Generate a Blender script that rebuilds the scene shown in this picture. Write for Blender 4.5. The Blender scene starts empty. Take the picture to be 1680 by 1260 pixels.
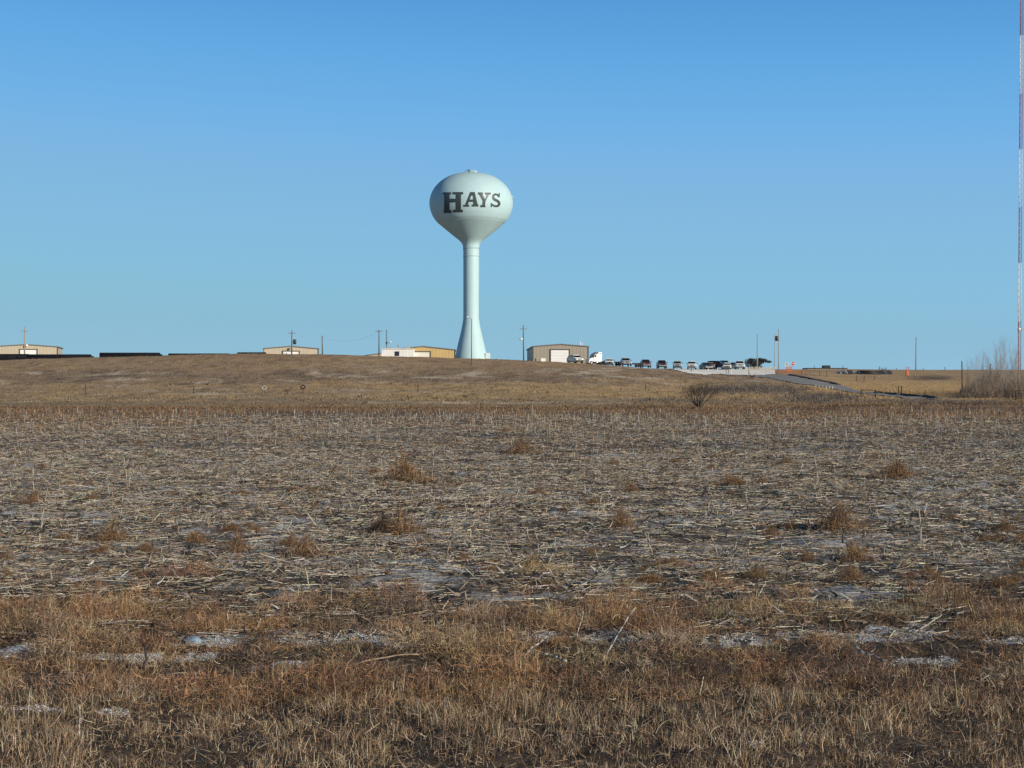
import bpy, bmesh, math, random
import numpy as np
from mathutils import Vector, Matrix

random.seed(7)
RNG = np.random.default_rng(11)
SC = bpy.context.scene
COL = SC.collection
F = 2333.33          # focal length in photo pixels (1680 wide)
HY = 640.0           # level line in the photo
EYE = 2.0            # eye height above the field
R = math.radians


def PX(px, Y):
    return (px - 840.0) / F * Y


def PZ(py, Y):
    return EYE + (HY - py) / F * Y


# ------------------------------------------------------------------ noise
def _hash(ix, iy, seed):
    n = np.sin(ix * 127.1 + iy * 311.7 + seed * 74.7) * 43758.5453
    return n - np.floor(n)


def vnoise(x, y, seed=0):
    x = np.asarray(x, float); y = np.asarray(y, float)
    ix = np.floor(x); iy = np.floor(y)
    fx = x - ix; fy = y - iy
    fx = fx * fx * (3 - 2 * fx); fy = fy * fy * (3 - 2 * fy)
    a = _hash(ix, iy, seed); b = _hash(ix + 1, iy, seed)
    c = _hash(ix, iy + 1, seed); d = _hash(ix + 1, iy + 1, seed)
    return (a * (1 - fx) + b * fx) * (1 - fy) + (c * (1 - fx) + d * fx) * fy


def fbm(x, y, seed=0, octs=4):
    s = 0; a = 0.5; t = 0
    for o in range(octs):
        s = s + a * vnoise(x * 2 ** o + 13.7 * o, y * 2 ** o + 7.1 * o, seed + o); t += a; a *= 0.55
    return s / t


def sstep(a, b, v):
    t = np.clip((np.asarray(v, float) - a) / (b - a), 0, 1)
    return t * t * (3 - 2 * t)


# ------------------------------------------------------------------ terrain
YK = np.array([0, 60, 120, 165, 190, 215, 240, 262, 285, 305, 328, 350, 400, 430], float)


def _col(p165, p190, p215, p240, p262, p285, p305, p328, p350, p400):
    ys = YK[3:13]
    z = [0, 0, 0]
    for Y, p in zip(ys, (p165, p190, p215, p240, p262, p285, p305, p328, p350, p400)):
        z.append(PZ(p, Y))
    z.append(z[-1] - 0.25)
    return z


def _ridge(r):
    d = 668 - r
    return _col(668, 668 - d * .17, 668 - d * .36, 668 - d * .60, 668 - d * .83, r, r + .2, r + .9, r + 2.6, r + 7)


TCOL = [(-500, _ridge(596)), (0, _ridge(591.5)), (160, _ridge(587.5)), (270, _ridge(584)), (400, _ridge(581)),
        (530, _ridge(582)), (620, _ridge(584)), (700, _ridge(586.5)), (800, _ridge(589)), (870, _ridge(592)),
        (980, _ridge(598.5)),
        (1060, _col(667, 657, 646, 630, 616, 605.5, 604.8, 604.3, 604.5, 608)),
        (1100, _col(667, 657, 646.5, 632, 619, 608.5, 606.8, 605.6, 605.4, 608)),
        (1150, _col(667, 657, 647, 634, 622, 613.5, 609.5, 606, 605.6, 607)),
        (1210, _col(666, 656, 647, 635, 624, 615.5, 610, 606, 605.4, 606.5)),
        (1300, _col(664, 654, 646, 636, 626.5, 617.5, 612.5, 609.5, 608, 606.5)),
        (1400, _col(662, 655.5, 649.5, 643, 634.5, 625.5, 619, 614, 611, 606)),
        (1540, _col(660, 656, 651.5, 645, 637.5, 629.5, 623, 617, 613, 607)),
        (1680, _col(660, 656, 653, 647, 640, 632, 625, 619, 614, 607)),
        (2200, _col(660, 656, 653, 647, 640, 632, 625, 619, 614, 607))]


def _pchip(xk, yk, x):
    xk = np.asarray(xk, float); yk = np.asarray(yk, float)
    h = np.diff(xk); d = np.diff(yk) / h
    m = np.zeros_like(yk)
    for i in range(1, len(xk) - 1):
        if d[i - 1] * d[i] > 0:
            w1 = 2 * h[i] + h[i - 1]; w2 = h[i] + 2 * h[i - 1]
            m[i] = (w1 + w2) / (w1 / d[i - 1] + w2 / d[i])
    m[-1] = d[-1]
    k = np.clip(np.searchsorted(xk, x) - 1, 0, len(xk) - 2)
    t = (x - xk[k]) / h[k]
    h00 = (1 + 2 * t) * (1 - t) ** 2; h10 = t * (1 - t) ** 2
    h01 = t * t * (3 - 2 * t); h11 = t * t * (t - 1)
    return h00 * yk[k] + h10 * h[k] * m[k] + h01 * yk[k + 1] + h11 * h[k] * m[k + 1]


TY = np.arange(0, 431, 1.0)
TP = np.arange(-500, 2201, 5.0)
_prof = np.array([_pchip(YK, z, TY) for _, z in TCOL])
_cp = np.array([c for c, _ in TCOL], float)
TZ = np.array([np.interp(TP, _cp, _prof[:, j]) for j in range(len(TY))])       # [Y, px]
_ker = np.exp(-np.linspace(-2, 2, 17) ** 2); _ker /= _ker.sum()
_pad = np.pad(TZ, ((0, 0), (8, 8)), mode='edge')
TZ = sum(_ker[i] * _pad[:, i:i + len(TP)] for i in range(17))


def gz(x, y, fine=True):
    x = np.asarray(x, float); y = np.asarray(y, float)
    yy = np.clip(y, 0.01, 429.99)
    p = np.clip(840 + F * x / np.maximum(y, 5.0), TP[0], TP[-1] - 0.01)
    fj = (p - TP[0]) / 5.0; j = np.minimum(fj.astype(int), len(TP) - 2); tj = fj - j
    i = np.minimum(yy.astype(int), len(TY) - 2); ti = yy - i
    z = (TZ[i, j] * (1 - tj) + TZ[i, j + 1] * tj) * (1 - ti) + (TZ[i + 1, j] * (1 - tj) + TZ[i + 1, j + 1] * tj) * ti
    far = sstep(430, 6000, y)
    z = z * (1 - far) - 30 * far
    s = sstep(150, 210, y) * (1 - sstep(500, 900, y)) * (1 - 0.8 * sstep(285, 300, y) * sstep(700, 760, p))
    z = z + s * ((fbm(x / 14, y / 9, 3, 3) - .5) * .5 + (vnoise(x / 1.6, y / 1.6, 8) - .5) * .14)
    if fine:
        a = 1 - sstep(60, 160, y)
        z = z + a * ((fbm(x / .9, y / .9, 21, 3) - .5) * .13 + (vnoise(x / .14, y / .14, 23) - .5) * .03
                     + (fbm(x / 6, y / 6, 25, 2) - .5) * .16)
    return z


def g1(x, y):
    return float(gz(np.array([x]), np.array([y]))[0])


_YM = np.concatenate([np.arange(5, 60, .05), np.arange(60, 430, .5)])


def ground_at(px, py):
    x = PX(px, _YM)
    z = gz(x, _YM, fine=False)
    p = HY - (z - EYE) / _YM * F
    k = np.argmax(p <= py)
    Y = float(_YM[k])
    return PX(px, Y), Y, g1(PX(px, Y), Y)


def place(px, Y, dz=0.0):
    x = PX(px, Y)
    return (x, Y, g1(x, Y) + dz)


# ------------------------------------------------------------------ materials
def new_mat(name):
    m = bpy.data.materials.new(name); m.use_nodes = True
    nt = m.node_tree
    return m, nt, nt.nodes['Principled BSDF']


def mat(name, col, rough=.6, var=.12, scale=3.0, metal=0.0, bump=0.0, dirt=0.0, spec=.4):
    m, nt, b = new_mat(name)
    N = nt.nodes; L = nt.links
    geo = N.new('ShaderNodeTexCoord')
    nz = N.new('ShaderNodeTexNoise'); nz.inputs['Scale'].default_value = scale; nz.inputs['Detail'].default_value = 5
    L.new(geo.outputs['Object'], nz.inputs['Vector'])
    rp = N.new('ShaderNodeValToRGB')
    rp.color_ramp.elements[0].position = .3; rp.color_ramp.elements[1].position = .7
    c0 = [c * (1 - var) for c in col]; c1 = [min(1, c * (1 + var)) for c in col]
    if dirt:
        c0 = [c * (1 - dirt) + d * dirt for c, d in zip(c0, (.18, .14, .10))]
    rp.color_ramp.elements[0].color = (*c0, 1); rp.color_ramp.elements[1].color = (*c1, 1)
    L.new(nz.outputs['Fac'], rp.inputs['Fac']); L.new(rp.outputs['Color'], b.inputs['Base Color'])
    b.inputs['Roughness'].default_value = rough; b.inputs['Metallic'].default_value = metal
    b.inputs['Specular IOR Level'].default_value = spec
    if bump:
        bp = N.new('ShaderNodeBump'); bp.inputs['Strength'].default_value = bump; bp.inputs['Distance'].default_value = .02
        L.new(nz.outputs['Fac'], bp.inputs['Height']); L.new(bp.outputs['Normal'], b.inputs['Normal'])
    return m


def siding(name, col, rough=.5):
    """vertical ribbed steel sheet"""
    m, nt, b = new_mat(name)
    N = nt.nodes; L = nt.links
    tc = N.new('ShaderNodeTexCoord')
    wv = N.new('ShaderNodeTexWave'); wv.bands_direction = 'X'; wv.inputs['Scale'].default_value = 1.0
    wv.inputs['Distortion'].default_value = 0
    L.new(tc.outputs['Object'], wv.inputs['Vector'])
    nz = N.new('ShaderNodeTexNoise'); nz.inputs['Scale'].default_value = .6; nz.inputs['Detail'].default_value = 6
    L.new(tc.outputs['Object'], nz.inputs['Vector'])
    rp = N.new('ShaderNodeValToRGB')
    rp.color_ramp.elements[0].color = (*[c * .84 for c in col], 1); rp.color_ramp.elements[1].color = (*[c * 1.1 for c in col], 1)
    L.new(nz.outputs['Fac'], rp.inputs['Fac']); L.new(rp.outputs['Color'], b.inputs['Base Color'])
    bp = N.new('ShaderNodeBump'); bp.inputs['Strength'].default_value = .5; bp.inputs['Distance'].default_value = .05
    L.new(wv.outputs['Fac'], bp.inputs['Height']); L.new(bp.outputs['Normal'], b.inputs['Normal'])
    b.inputs['Roughness'].default_value = rough
    return m


def attr_mat(name, rough=.85, transl=.0, nscale=0.0, namt=.3, bump=0.0):
    """albedo from the mesh's own colour attribute, with optional fine noise"""
    m, nt, b = new_mat(name)
    N = nt.nodes; L = nt.links
    at = N.new('ShaderNodeAttribute'); at.attribute_name = 'Col'
    out = at.outputs['Color']
    b.inputs['Roughness'].default_value = rough
    b.inputs['Specular IOR Level'].default_value = .15
    if nscale:
        tc = N.new('ShaderNodeTexCoord')
        nz = N.new('ShaderNodeTexNoise'); nz.inputs['Scale'].default_value = nscale; nz.inputs['Detail'].default_value = 8
        nz.inputs['Roughness'].default_value = .7
        L.new(tc.outputs['Object'], nz.inputs['Vector'])
        mr = N.new('ShaderNodeMapRange')
        mr.inputs['From Min'].default_value = .3; mr.inputs['From Max'].default_value = .7
        mr.inputs['To Min'].default_value = 1 - namt; mr.inputs['To Max'].default_value = 1 + namt
        L.new(nz.outputs['Fac'], mr.inputs['Value'])
        mx = N.new('ShaderNodeVectorMath'); mx.operation = 'SCALE'
        n2 = N.new('ShaderNodeTexNoise'); n2.inputs['Scale'].default_value = nscale * 11; n2.inputs['Detail'].default_value = 5
        L.new(tc.outputs['Object'], n2.inputs['Vector'])
        m2 = N.new('ShaderNodeMapRange')
        m2.inputs['From Min'].default_value = .32; m2.inputs['From Max'].default_value = .68
        m2.inputs['To Min'].default_value = 1 - namt; m2.inputs['To Max'].default_value = 1 + namt
        L.new(n2.outputs['Fac'], m2.inputs['Value'])
        mm = N.new('ShaderNodeMath'); mm.operation = 'MULTIPLY'
        L.new(mr.outputs['Result'], mm.inputs[0]); L.new(m2.outputs['Result'], mm.inputs[1])
        L.new(out, mx.inputs[0]); L.new(mm.outputs['Value'], mx.inputs['Scale'])
        out = mx.outputs['Vector']
        if bump:
            bp = N.new('ShaderNodeBump'); bp.inputs['Strength'].default_value = bump; bp.inputs['Distance'].default_value = .05
            L.new(nz.outputs['Fac'], bp.inputs['Height']); L.new(bp.outputs['Normal'], b.inputs['Normal'])
    L.new(out, b.inputs['Base Color'])
    if transl:
        tr = N.new('ShaderNodeBsdfTranslucent'); L.new(out, tr.inputs['Color'])
        ms = N.new('ShaderNodeMixShader'); ms.inputs['Fac'].default_value = transl
        L.new(b.outputs['BSDF'], ms.inputs[1]); L.new(tr.outputs['BSDF'], ms.inputs[2])
        L.new(ms.outputs['Shader'], N['Material Output'].inputs['Surface'])
    return m


M = {}
M['tank'] = mat('tank_paint', (.43, .60, .64), .55, .025, .5, spec=.3)
M['letter'] = mat('letter_paint', (.050, .068, .072), .45, .12, 1.2)
M['seam'] = mat('seam_paint', (.36, .46, .46), .6, .05)
M['vest'] = mat('entry_paint', (.66, .76, .76), .5, .05)
M['white'] = mat('white_paint', (.78, .78, .76), .45, .04, 1.5)
M['offwhite'] = mat('cream_door', (.72, .70, .62), .5, .05, 1.5)
M['trim'] = mat('brown_trim', (.09, .075, .06), .5, .1)
M['roof'] = mat('grey_roof', (.16, .15, .14), .5, .1, 1.0)
M['dark'] = mat('dark_metal', (.022, .023, .028), .5, .2)
M['black'] = mat('black_rubber', (.014, .014, .015), .8, .2)
M['glass'] = mat('dark_glass', (.012, .016, .022), .08, .05, spec=.6)
M['chrome'] = mat('bright_metal', (.55, .56, .58), .25, .05, metal=.9)
M['grey'] = mat('galvanised_steel', (.33, .34, .35), .45, .12, 4)
M['wood'] = mat('weathered_pole', (.15, .115, .085), .85, .3, 6, bump=.4)
M['palewood'] = mat('grey_pole', (.30, .265, .22), .85, .25, 6, bump=.4)
M['darkwood'] = mat('dark_post', (.055, .042, .034), .9, .3, 6)
M['rust'] = mat('rusty_brown', (.10, .045, .03), .8, .3, 8)
M['red'] = mat('mast_red', (.30, .11, .10), .6, .15, 2)
M['mastwhite'] = mat('mast_white', (.72, .72, .72), .5, .05, 2)
M['orange'] = mat('safety_orange', (.46, .14, .06), .6, .15, 4)
M['signred'] = mat('sign_red', (.42, .03, .03), .45, .08)
M['bark'] = mat('grey_bark', (.11, .09, .075), .9, .3, 9)
M['barkdark'] = mat('dark_bark', (.045, .036, .032), .9, .3, 9)
M['barkpale'] = mat('pale_bark', (.27, .23, .18), .9, .25, 9)
M['pipe'] = mat('black_pipe', (.010, .011, .015), .75, .3, 2, spec=.15)
M['insul'] = mat('insulator', (.25, .24, .24), .3, .1)
M['lot'] = mat('pale_gravel', (.92, .88, .80), .9, .10, .8, bump=.3)
M['asphalt'] = mat('worn_asphalt', (.23, .225, .215), .9, .14, 1.2, bump=.3)
M['bank'] = mat('earth_bank', (.10, .08, .06), .95, .3, 2)
M['plastic'] = mat('clear_plastic', (.22, .29, .36), .35, .3, 14)
M['attr'] = attr_mat('dry_plants', transl=.18)
M['straw'] = attr_mat('straw', rough=.7)
M['ground'] = attr_mat('soil_and_grass', rough=.95, nscale=2.2, namt=.42, bump=.8)


# ------------------------------------------------------------------ scene graph helpers
def thing(name, label, cat, loc=(0, 0, 0), rotz=0, group=None):
    o = bpy.data.objects.new(name, None); COL.objects.link(o)
    o.empty_display_size = .3
    o.location = loc; o.rotation_euler = (0, 0, rotz)
    o['label'] = label; o['category'] = cat
    if group: o['group'] = group
    return o


def tag(o, label, cat, group=None, kind=None):
    o['label'] = label; o['category'] = cat
    if group: o['group'] = group
    if kind: o['kind'] = kind
    return o


class MB:
    """collects shapes and links them as ONE mesh object"""
    def __init__(s):
        s.v = []; s.f = []; s.sm = []

    def add(s, vs, fs, smooth=False):
        k = len(s.v); s.v += [tuple(v) for v in vs]
        s.f += [tuple(i + k for i in f) for f in fs]; s.sm += [smooth] * len(fs)
        return s

    def box(s, c, d, rotz=0):
        cx, cy, cz = c; dx, dy, dz = (q / 2 for q in d)
        ca, sa = math.cos(rotz), math.sin(rotz)
        vs = []
        for z in (-dz, dz):
            for x, y in ((-dx, -dy), (dx, -dy), (dx, dy), (-dx, dy)):
                vs.append((cx + x * ca - y * sa, cy + x * sa + y * ca, cz + z))
        return s.add(vs, [(3, 2, 1, 0), (4, 5, 6, 7), (0, 1, 5, 4), (1, 2, 6, 5), (2, 3, 7, 6), (3, 0, 4, 7)])

    def tube(s, p0, p1, r0, r1=None, n=8, cap=True):
        r1 = r0 if r1 is None else r1
        p0 = Vector(p0); p1 = Vector(p1); a = (p1 - p0)
        if a.length < 1e-6: return s
        a.normalize(); u = a.orthogonal().normalized(); w = a.cross(u)
        vs = []
        for p, r in ((p0, r0), (p1, r1)):
            for i in range(n):
                t = 2 * math.pi * i / n
                vs.append(p + u * (r * math.cos(t)) + w * (r * math.sin(t)))
        fs = [(i, (i + 1) % n, n + (i + 1) % n, n + i) for i in range(n)]
        s.add(vs, fs, True)
        if cap:
            s.add([], []); k = len(s.v) - 2 * n
            s.f += [tuple(k + i for i in reversed(range(n))), tuple(k + n + i for i in range(n))]; s.sm += [False, False]
        return s

    def path(s, pts, r, n=6):
        for a, b in zip(pts[:-1], pts[1:]):
            s.tube(a, b, r, r, n)
        return s

    def lathe(s, prof, n=64, c=(0, 0, 0), caps=True):
        vs = []
        for r, z in prof:
            for i in range(n):
                t = 2 * math.pi * i / n
                vs.append((c[0] + r * math.cos(t), c[1] + r * math.sin(t), c[2] + z))
        fs = []
        for j in range(len(prof) - 1):
            for i in range(n):
                fs.append((j * n + i, j * n + (i + 1) % n, (j + 1) * n + (i + 1) % n, (j + 1) * n + i))
        s.add(vs, fs, True)
        if caps:
            k = len(s.v) - len(vs); m = len(prof) - 1
            s.f.append(tuple(k + i for i in reversed(range(n)))); s.f.append(tuple(k + m * n + i for i in range(n)))
            s.sm += [False, False]
        return s

    def loft(s, rings, smooth=False, caps=True):
        n = len(rings[0]); k = len(s.v)
        vs = [p for r in rings for p in r]
        fs = [(j * n + i, j * n + (i + 1) % n, (j + 1) * n + (i + 1) % n, (j + 1) * n + i)
              for j in range(len(rings) - 1) for i in range(n)]
        s.add(vs, fs, smooth)
        if caps:
            m = len(rings) - 1
            s.f.append(tuple(k + i for i in reversed(range(n)))); s.f.append(tuple(k + m * n + i for i in range(n)))
            s.sm += [False, False]
        return s

    def prism(s, poly, a0, a1, axis='x'):
        """extrude a polygon of (p, q) along an axis"""
        def P(p, q, a):
            return (a, p, q) if axis == 'x' else ((p, a, q) if axis == 'y' else (p, q, a))
        n = len(poly)
        vs = [P(p, q, a0) for p, q in poly] + [P(p, q, a1) for p, q in poly]
        fs = [tuple(reversed(range(n))), tuple(range(n, 2 * n))]
        fs += [(i, (i + 1) % n, n + (i + 1) % n, n + i) for i in range(n)]
        return s.add(vs, fs)

    def torus(s, c, R_, r, axis='y', n=20, m=8):
        vs = []; fs = []
        for i in range(n):
            t = 2 * math.pi * i / n
            for j in range(m):
                q = 2 * math.pi * j / m
                a = (R_ + r * math.cos(q)); b = r * math.sin(q)
                if axis == 'y': vs.append((c[0] + a * math.cos(t), c[1] + b, c[2] + a * math.sin(t)))
                elif axis == 'x': vs.append((c[0] + b, c[1] + a * math.cos(t), c[2] + a * math.sin(t)))
                else: vs.append((c[0] + a * math.cos(t), c[1] + a * math.sin(t), c[2] + b))
        for i in range(n):
            for j in range(m):
                fs.append((i * m + j, ((i + 1) % n) * m + j, ((i + 1) % n) * m + (j + 1) % m, i * m + (j + 1) % m))
        return s.add(vs, fs, True)

    def sphere(s, c, r, n=12, m=8, sz=1):
        prof = [(max(1e-4, r * math.sin(math.pi * j / m)), -r * sz * math.cos(math.pi * j / m)) for j in range(m + 1)]
        return s.lathe(prof, n, c, caps=False)

    def build(s, name, m, parent=None, loc=None, bevel=0.0):
        me = bpy.data.meshes.new(name); me.from_pydata(s.v, [], s.f); me.update()
        bm = bmesh.new(); bm.from_mesh(me)
        bmesh.ops.recalc_face_normals(bm, faces=bm.faces); bm.to_mesh(me); bm.free()
        me.polygons.foreach_set('use_smooth', s.sm)
        me.materials.append(m)
        o = bpy.data.objects.new(name, me); COL.objects.link(o)
        if parent: o.parent = parent
        if loc: o.location = loc
        if bevel:
            b = o.modifiers.new('bevel', 'BEVEL'); b.width = bevel; b.segments = 2; b.limit_method = 'ANGLE'
        return o


def dup(root, loc, rotz, label=None, scale=None, group=None):
    r = root.copy(); COL.objects.link(r); r.location = loc; r.rotation_euler = (0, 0, rotz)
    if label: r['label'] = label
    if group: r['group'] = group
    if scale: r.scale = scale if hasattr(scale, '__len__') else (scale,) * 3
    for ch in list(root.children):
        c = ch.copy(); COL.objects.link(c); c.parent = r
        for g in list(ch.children):
            d = g.copy(); COL.objects.link(d); d.parent = c
    return r


def mesh_np(name, V, Fq, colors, m, smooth=False):
    """big mesh straight from arrays; Fq is (n,4) or (n,3)"""
    me = bpy.data.meshes.new(name)
    V = np.ascontiguousarray(V, np.float32); Fq = np.ascontiguousarray(Fq, np.int32)
    n, k = Fq.shape
    me.vertices.add(len(V)); me.vertices.foreach_set('co', V.ravel())
    me.loops.add(n * k); me.loops.foreach_set('vertex_index', Fq.ravel())
    me.polygons.add(n); me.polygons.foreach_set('loop_start', np.arange(0, n * k, k, dtype=np.int32))
    if smooth: me.polygons.foreach_set('use_smooth', np.ones(n, bool))
    me.update(calc_edges=True)
    if colors is not None:
        a = me.attributes.new('Col', 'FLOAT_COLOR', 'POINT')
        c = np.ones((len(V), 4), np.float32); c[:, :3] = colors
        a.data.foreach_set('color', c.ravel())
    me.materials.append(m)
    o = bpy.data.objects.new(name, me); COL.objects.link(o)
    return o


# ------------------------------------------------------------------ blades and straws (arrays)
def strips(base, az, lean, length, width, curl, segs=3, face=None):
    N = len(base)
    dx = np.cos(az); dy = np.sin(az)
    if face is None:                                   # blade plane at random about the blade's own direction
        a = lean + curl * .5
        d0 = np.stack([np.sin(a) * dx, np.sin(a) * dy, np.cos(a)], 1)
        q = RNG.normal(0, 1, (N, 3))
        W = np.cross(d0, q); W /= np.maximum(np.linalg.norm(W, axis=1), 1e-6)[:, None]
    else:
        W = np.stack([np.cos(face), np.sin(face), np.zeros(N)], 1)
    P = np.array(base, float)
    V = np.zeros((N, (segs + 1) * 2, 3))
    for s in range(segs + 1):
        t = s / segs
        w = (width * (1 - .82 * t) * .5)[:, None] if hasattr(width, '__len__') else width * (1 - .82 * t) * .5
        V[:, 2 * s] = P - W * w
        V[:, 2 * s + 1] = P + W * w
        ph = lean + curl * (t + .5 / segs)
        ds = length / segs
        P = P + np.stack([np.sin(ph) * dx * ds, np.sin(ph) * dy * ds, np.cos(ph) * ds], 1)
    f = np.array([[2 * s, 2 * s + 1, 2 * s + 3, 2 * s + 2] for s in range(segs)])
    Fq = (np.arange(N)[:, None, None] * ((segs + 1) * 2) + f[None]).reshape(-1, 4)
    return V.reshape(-1, 3), Fq, (segs + 1) * 2


def prisms(c, az, tilt, length, rad, bend=None, rings=3, flat=1.0):
    """three-sided straws lying about a centre"""
    N = len(c)
    d = np.stack([np.cos(az) * np.cos(tilt), np.sin(az) * np.cos(tilt), np.sin(tilt)], 1)
    s = np.stack([-np.sin(az), np.cos(az), np.zeros(N)], 1)
    u = np.cross(d, s)
    bend = np.zeros(N) if bend is None else bend
    roll = RNG.uniform(0, 2 * math.pi, N)
    V = np.zeros((N, rings * 3, 3))
    for k in range(rings):
        t = k / (rings - 1) - .5
        q = c + d * (length * t)[:, None] + s * (bend * (t * t * 4))[:, None]
        for j in range(3):
            a = roll + 2 * math.pi * j / 3
            r = rad * (1 - .25 * abs(t))
            V[:, 3 * k + j] = q + s * (np.cos(a) * r)[:, None] + u * (np.sin(a) * r * flat)[:, None]
    f = np.array([[3 * k + j, 3 * k + (j + 1) % 3, 3 * k + 3 + (j + 1) % 3, 3 * k + 3 + j] for k in range(rings - 1) for j in range(3)])
    Fq = (np.arange(N)[:, None, None] * (rings * 3) + f[None]).reshape(-1, 4)
    return V.reshape(-1, 3), Fq, rings * 3


def merge(parts):
    Vs, Fs, Cs = [], [], []; k = 0
    for V, Fq, C_ in parts:
        Vs.append(V); Fs.append(Fq + k); Cs.append(C_); k += len(V)
    return np.concatenate(Vs), np.concatenate(Fs), np.concatenate(Cs)


def palette(n, cols, weights, var=.18):
    cols = np.array(cols); w = np.array(weights, float); w /= w.sum()
    c = cols[RNG.choice(len(cols), n, p=w)]
    return np.clip(c * RNG.normal(1, var, (n, 1)) * RNG.normal(1, .05, (n, 3)), .008, .95)


def wedge(n, y0, y1, spread=.40, power=2.0):
    """points over the wedge in front of the camera, spread over its area"""
    y = (y0 ** power + RNG.random(n) * (y1 ** power - y0 ** power)) ** (1 / power)
    x = (RNG.random(n) * 2 - 1) * (y * spread + 2.8)
    return x, y


# ------------------------------------------------------------------ ground colour (albedo only)
SNOW = [(560, 1050, 110, 13), (480, 1038, 45, 7), (1455, 1048, 125, 15), (1215, 1058, 62, 11), (1000, 1054, 68, 12),
        (345, 1056, 66, 12), (235, 1080, 110, 7), (455, 1092, 60, 5), (60, 1166, 60, 4), (30, 1070, 50, 12),
        (1660, 1062, 50, 8), (1520, 1090, 60, 6), (180, 1162, 36, 5), (880, 1050, 45, 10), 
        (1240, 1225, 22, 5), (1300, 1050, 30, 9), (640, 1065, 40, 8)]


def snow_mask(px, py):
    m = np.zeros_like(px)
    n = (fbm(px / 22, py / 6, 51, 3) - .5) * 1.5
    for cx, cy, rx, ry in SNOW:
        q = 1 - np.sqrt(((px - cx) / rx) ** 2 + ((py - cy) / ry) ** 2)
        m = np.maximum(m, sstep(-.05, .35, q + n * .7))
    return m


def mixc(a, b, t):
    return a * (1 - t[:, None]) + np.array(b) * t[:, None]


def ground_col(x, y):
    x = np.asarray(x, float); y = np.asarray(y, float)
    z = gz(x, y, fine=False)
    yy = np.maximum(y, 3.0)
    px = 840 + F * x / yy
    py = HY - (z - EYE) / yy * F
    n = len(x)
    big = fbm(x / 13, y / 7, 61, 4); med = fbm(x / 3.0, y / 3.0, 62, 4); sm = fbm(x / .55, y / .55, 63, 3)
    w = py + (big - .5) * 26
    c = np.tile(np.array([.166, .128, .092]), (n, 1))
    # --- slope bands
    c = mixc(c, (.155, .115, .083), sstep(.45, .62, big))
    t = sstep(601, 612, w) * (1 - sstep(622, 634, w))
    c = mixc(c, (.135, .108, .088), t * .85)
    t2 = t * sstep(.54, .70, fbm(x / 7, y / 6, 64, 3))
    c = mixc(c, (.25, .235, .22), t2 * .75)
    c = mixc(c, (.075, .058, .048), t * sstep(.54, .7, fbm(x / 2.6, y / 3, 65, 3)) * .7)
    t = sstep(622, 632, w) * (1 - sstep(654, 662, w))
    c = mixc(c, (.205, .156, .098), t * (.55 + .45 * sstep(500, 760, px)))
    c = mixc(c, (.145, .115, .085), t * sstep(.5, .62, fbm(x / 9, y / 5, 66, 3)) * (1 - .7 * sstep(600, 760, px)))
    c = mixc(c, (.22, .205, .19), t * sstep(.56, .74, fbm(x / 6, y / 3, 67, 3)) * (1 - .8 * sstep(620, 760, px)) * .7)
    t = sstep(653, 659, w) * (1 - sstep(664, 670, w))
    c = mixc(c, (.135, .112, .085), t * .8)
    t = sstep(.0, 1.0, 1 - np.abs(py - 661) / 3.0) * sstep(540, 640, px) * (1 - sstep(960, 1060, px))
    c = mixc(c, (.27, .25, .225), t * .85 * sstep(.35, .6, med))
    c = c * (.80 + .42 * fbm(x / 1.8, y / 4.0, 68, 4))[:, None]
    c = mixc(c, (.085, .065, .05), sstep(.60, .70, fbm(x / 1.3, y / 3.0, 69, 3)) * .55)
    # right bank: golden grass above the road
    t = sstep(1300, 1360, px) * (1 - sstep(646, 654, py)) * (y > 200)
    c = mixc(c, (.225, .168, .100), t * (.55 + .45 * sstep(620, 634, py)))
    t = sstep(1262, 1285, px) * (1 - sstep(1308, 1330, px)) * (1 - sstep(611, 615, py)) * (y > 280)
    c = mixc(c, (.26, .125, .055), t * .8)
    t = sstep(.0, .8, 1 - np.sqrt(((px - 1530) / 55) ** 2 + ((py - 620) / 6) ** 2) + (med - .5))
    c = mixc(c, (.055, .045, .04), t * (y > 260) * .9)
    # grey brush floor on the middle right slope
    t = sstep(.0, .6, 1 - np.sqrt(((px - 1235) / 105) ** 2 + ((py - 638) / 11) ** 2) + (med - .5) * 1.2)
    c = mixc(c, (.13, .115, .105), t * (y > 190) * .85)
    c = c * np.array([2.2, 1.98, 1.62])
    # --- field
    f = 1 - sstep(150, 172, y + (big - .5) * 22)
    russ = np.tile(np.array([.21, .145, .092]), (n, 1))
    russ = mixc(russ, (.10, .066, .045), sstep(.5, .65, med))
    c = c * (1 - f[:, None]) + russ * f[:, None]
    g = 1 - sstep(60, 100, y + (fbm(x / 9, y / 9, 71, 3) - .5) * 60)
    soil = np.tile(np.array([.092, .084, .076]), (n, 1))
    soil = mixc(soil, (.042, .041, .040), sstep(.48, .62, fbm(x / 2.6, y / 1.6, 77, 4)))
    soil = mixc(soil, (.20, .165, .13), sstep(.52, .68, sm) * .8)
    soil = mixc(soil, (.43, .44, .455), sstep(.50, .64, fbm(x / 1.1, y / 1.5, 72, 4)) * sstep(.35, .55, fbm(x / .22, y / .3, 74, 3)) * .85 * (1 - .45 * sstep(35, 70, y)))
    t = sstep(.0, .7, 1 - np.sqrt(((px - 110) / 190) ** 2 + ((py - 972) / 30) ** 2) + (med - .5))
    soil = mixc(soil, (.050, .056, .036), t * .8)
    c = c * (1 - g[:, None]) + soil * g[:, None]
    # --- foreground
    h = (1 - sstep(12.4, 13.9, y + (med - .5) * 2.5))
    c = mixc(c, (.075, .056, .042), h)
    h2 = h * snow_mask(px, py)
    c = mixc(c, (.54, .57, .62), h2 * .9 * sstep(.33, .50, fbm(x / .16, y / .30, 73, 3)))
    return c


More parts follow.
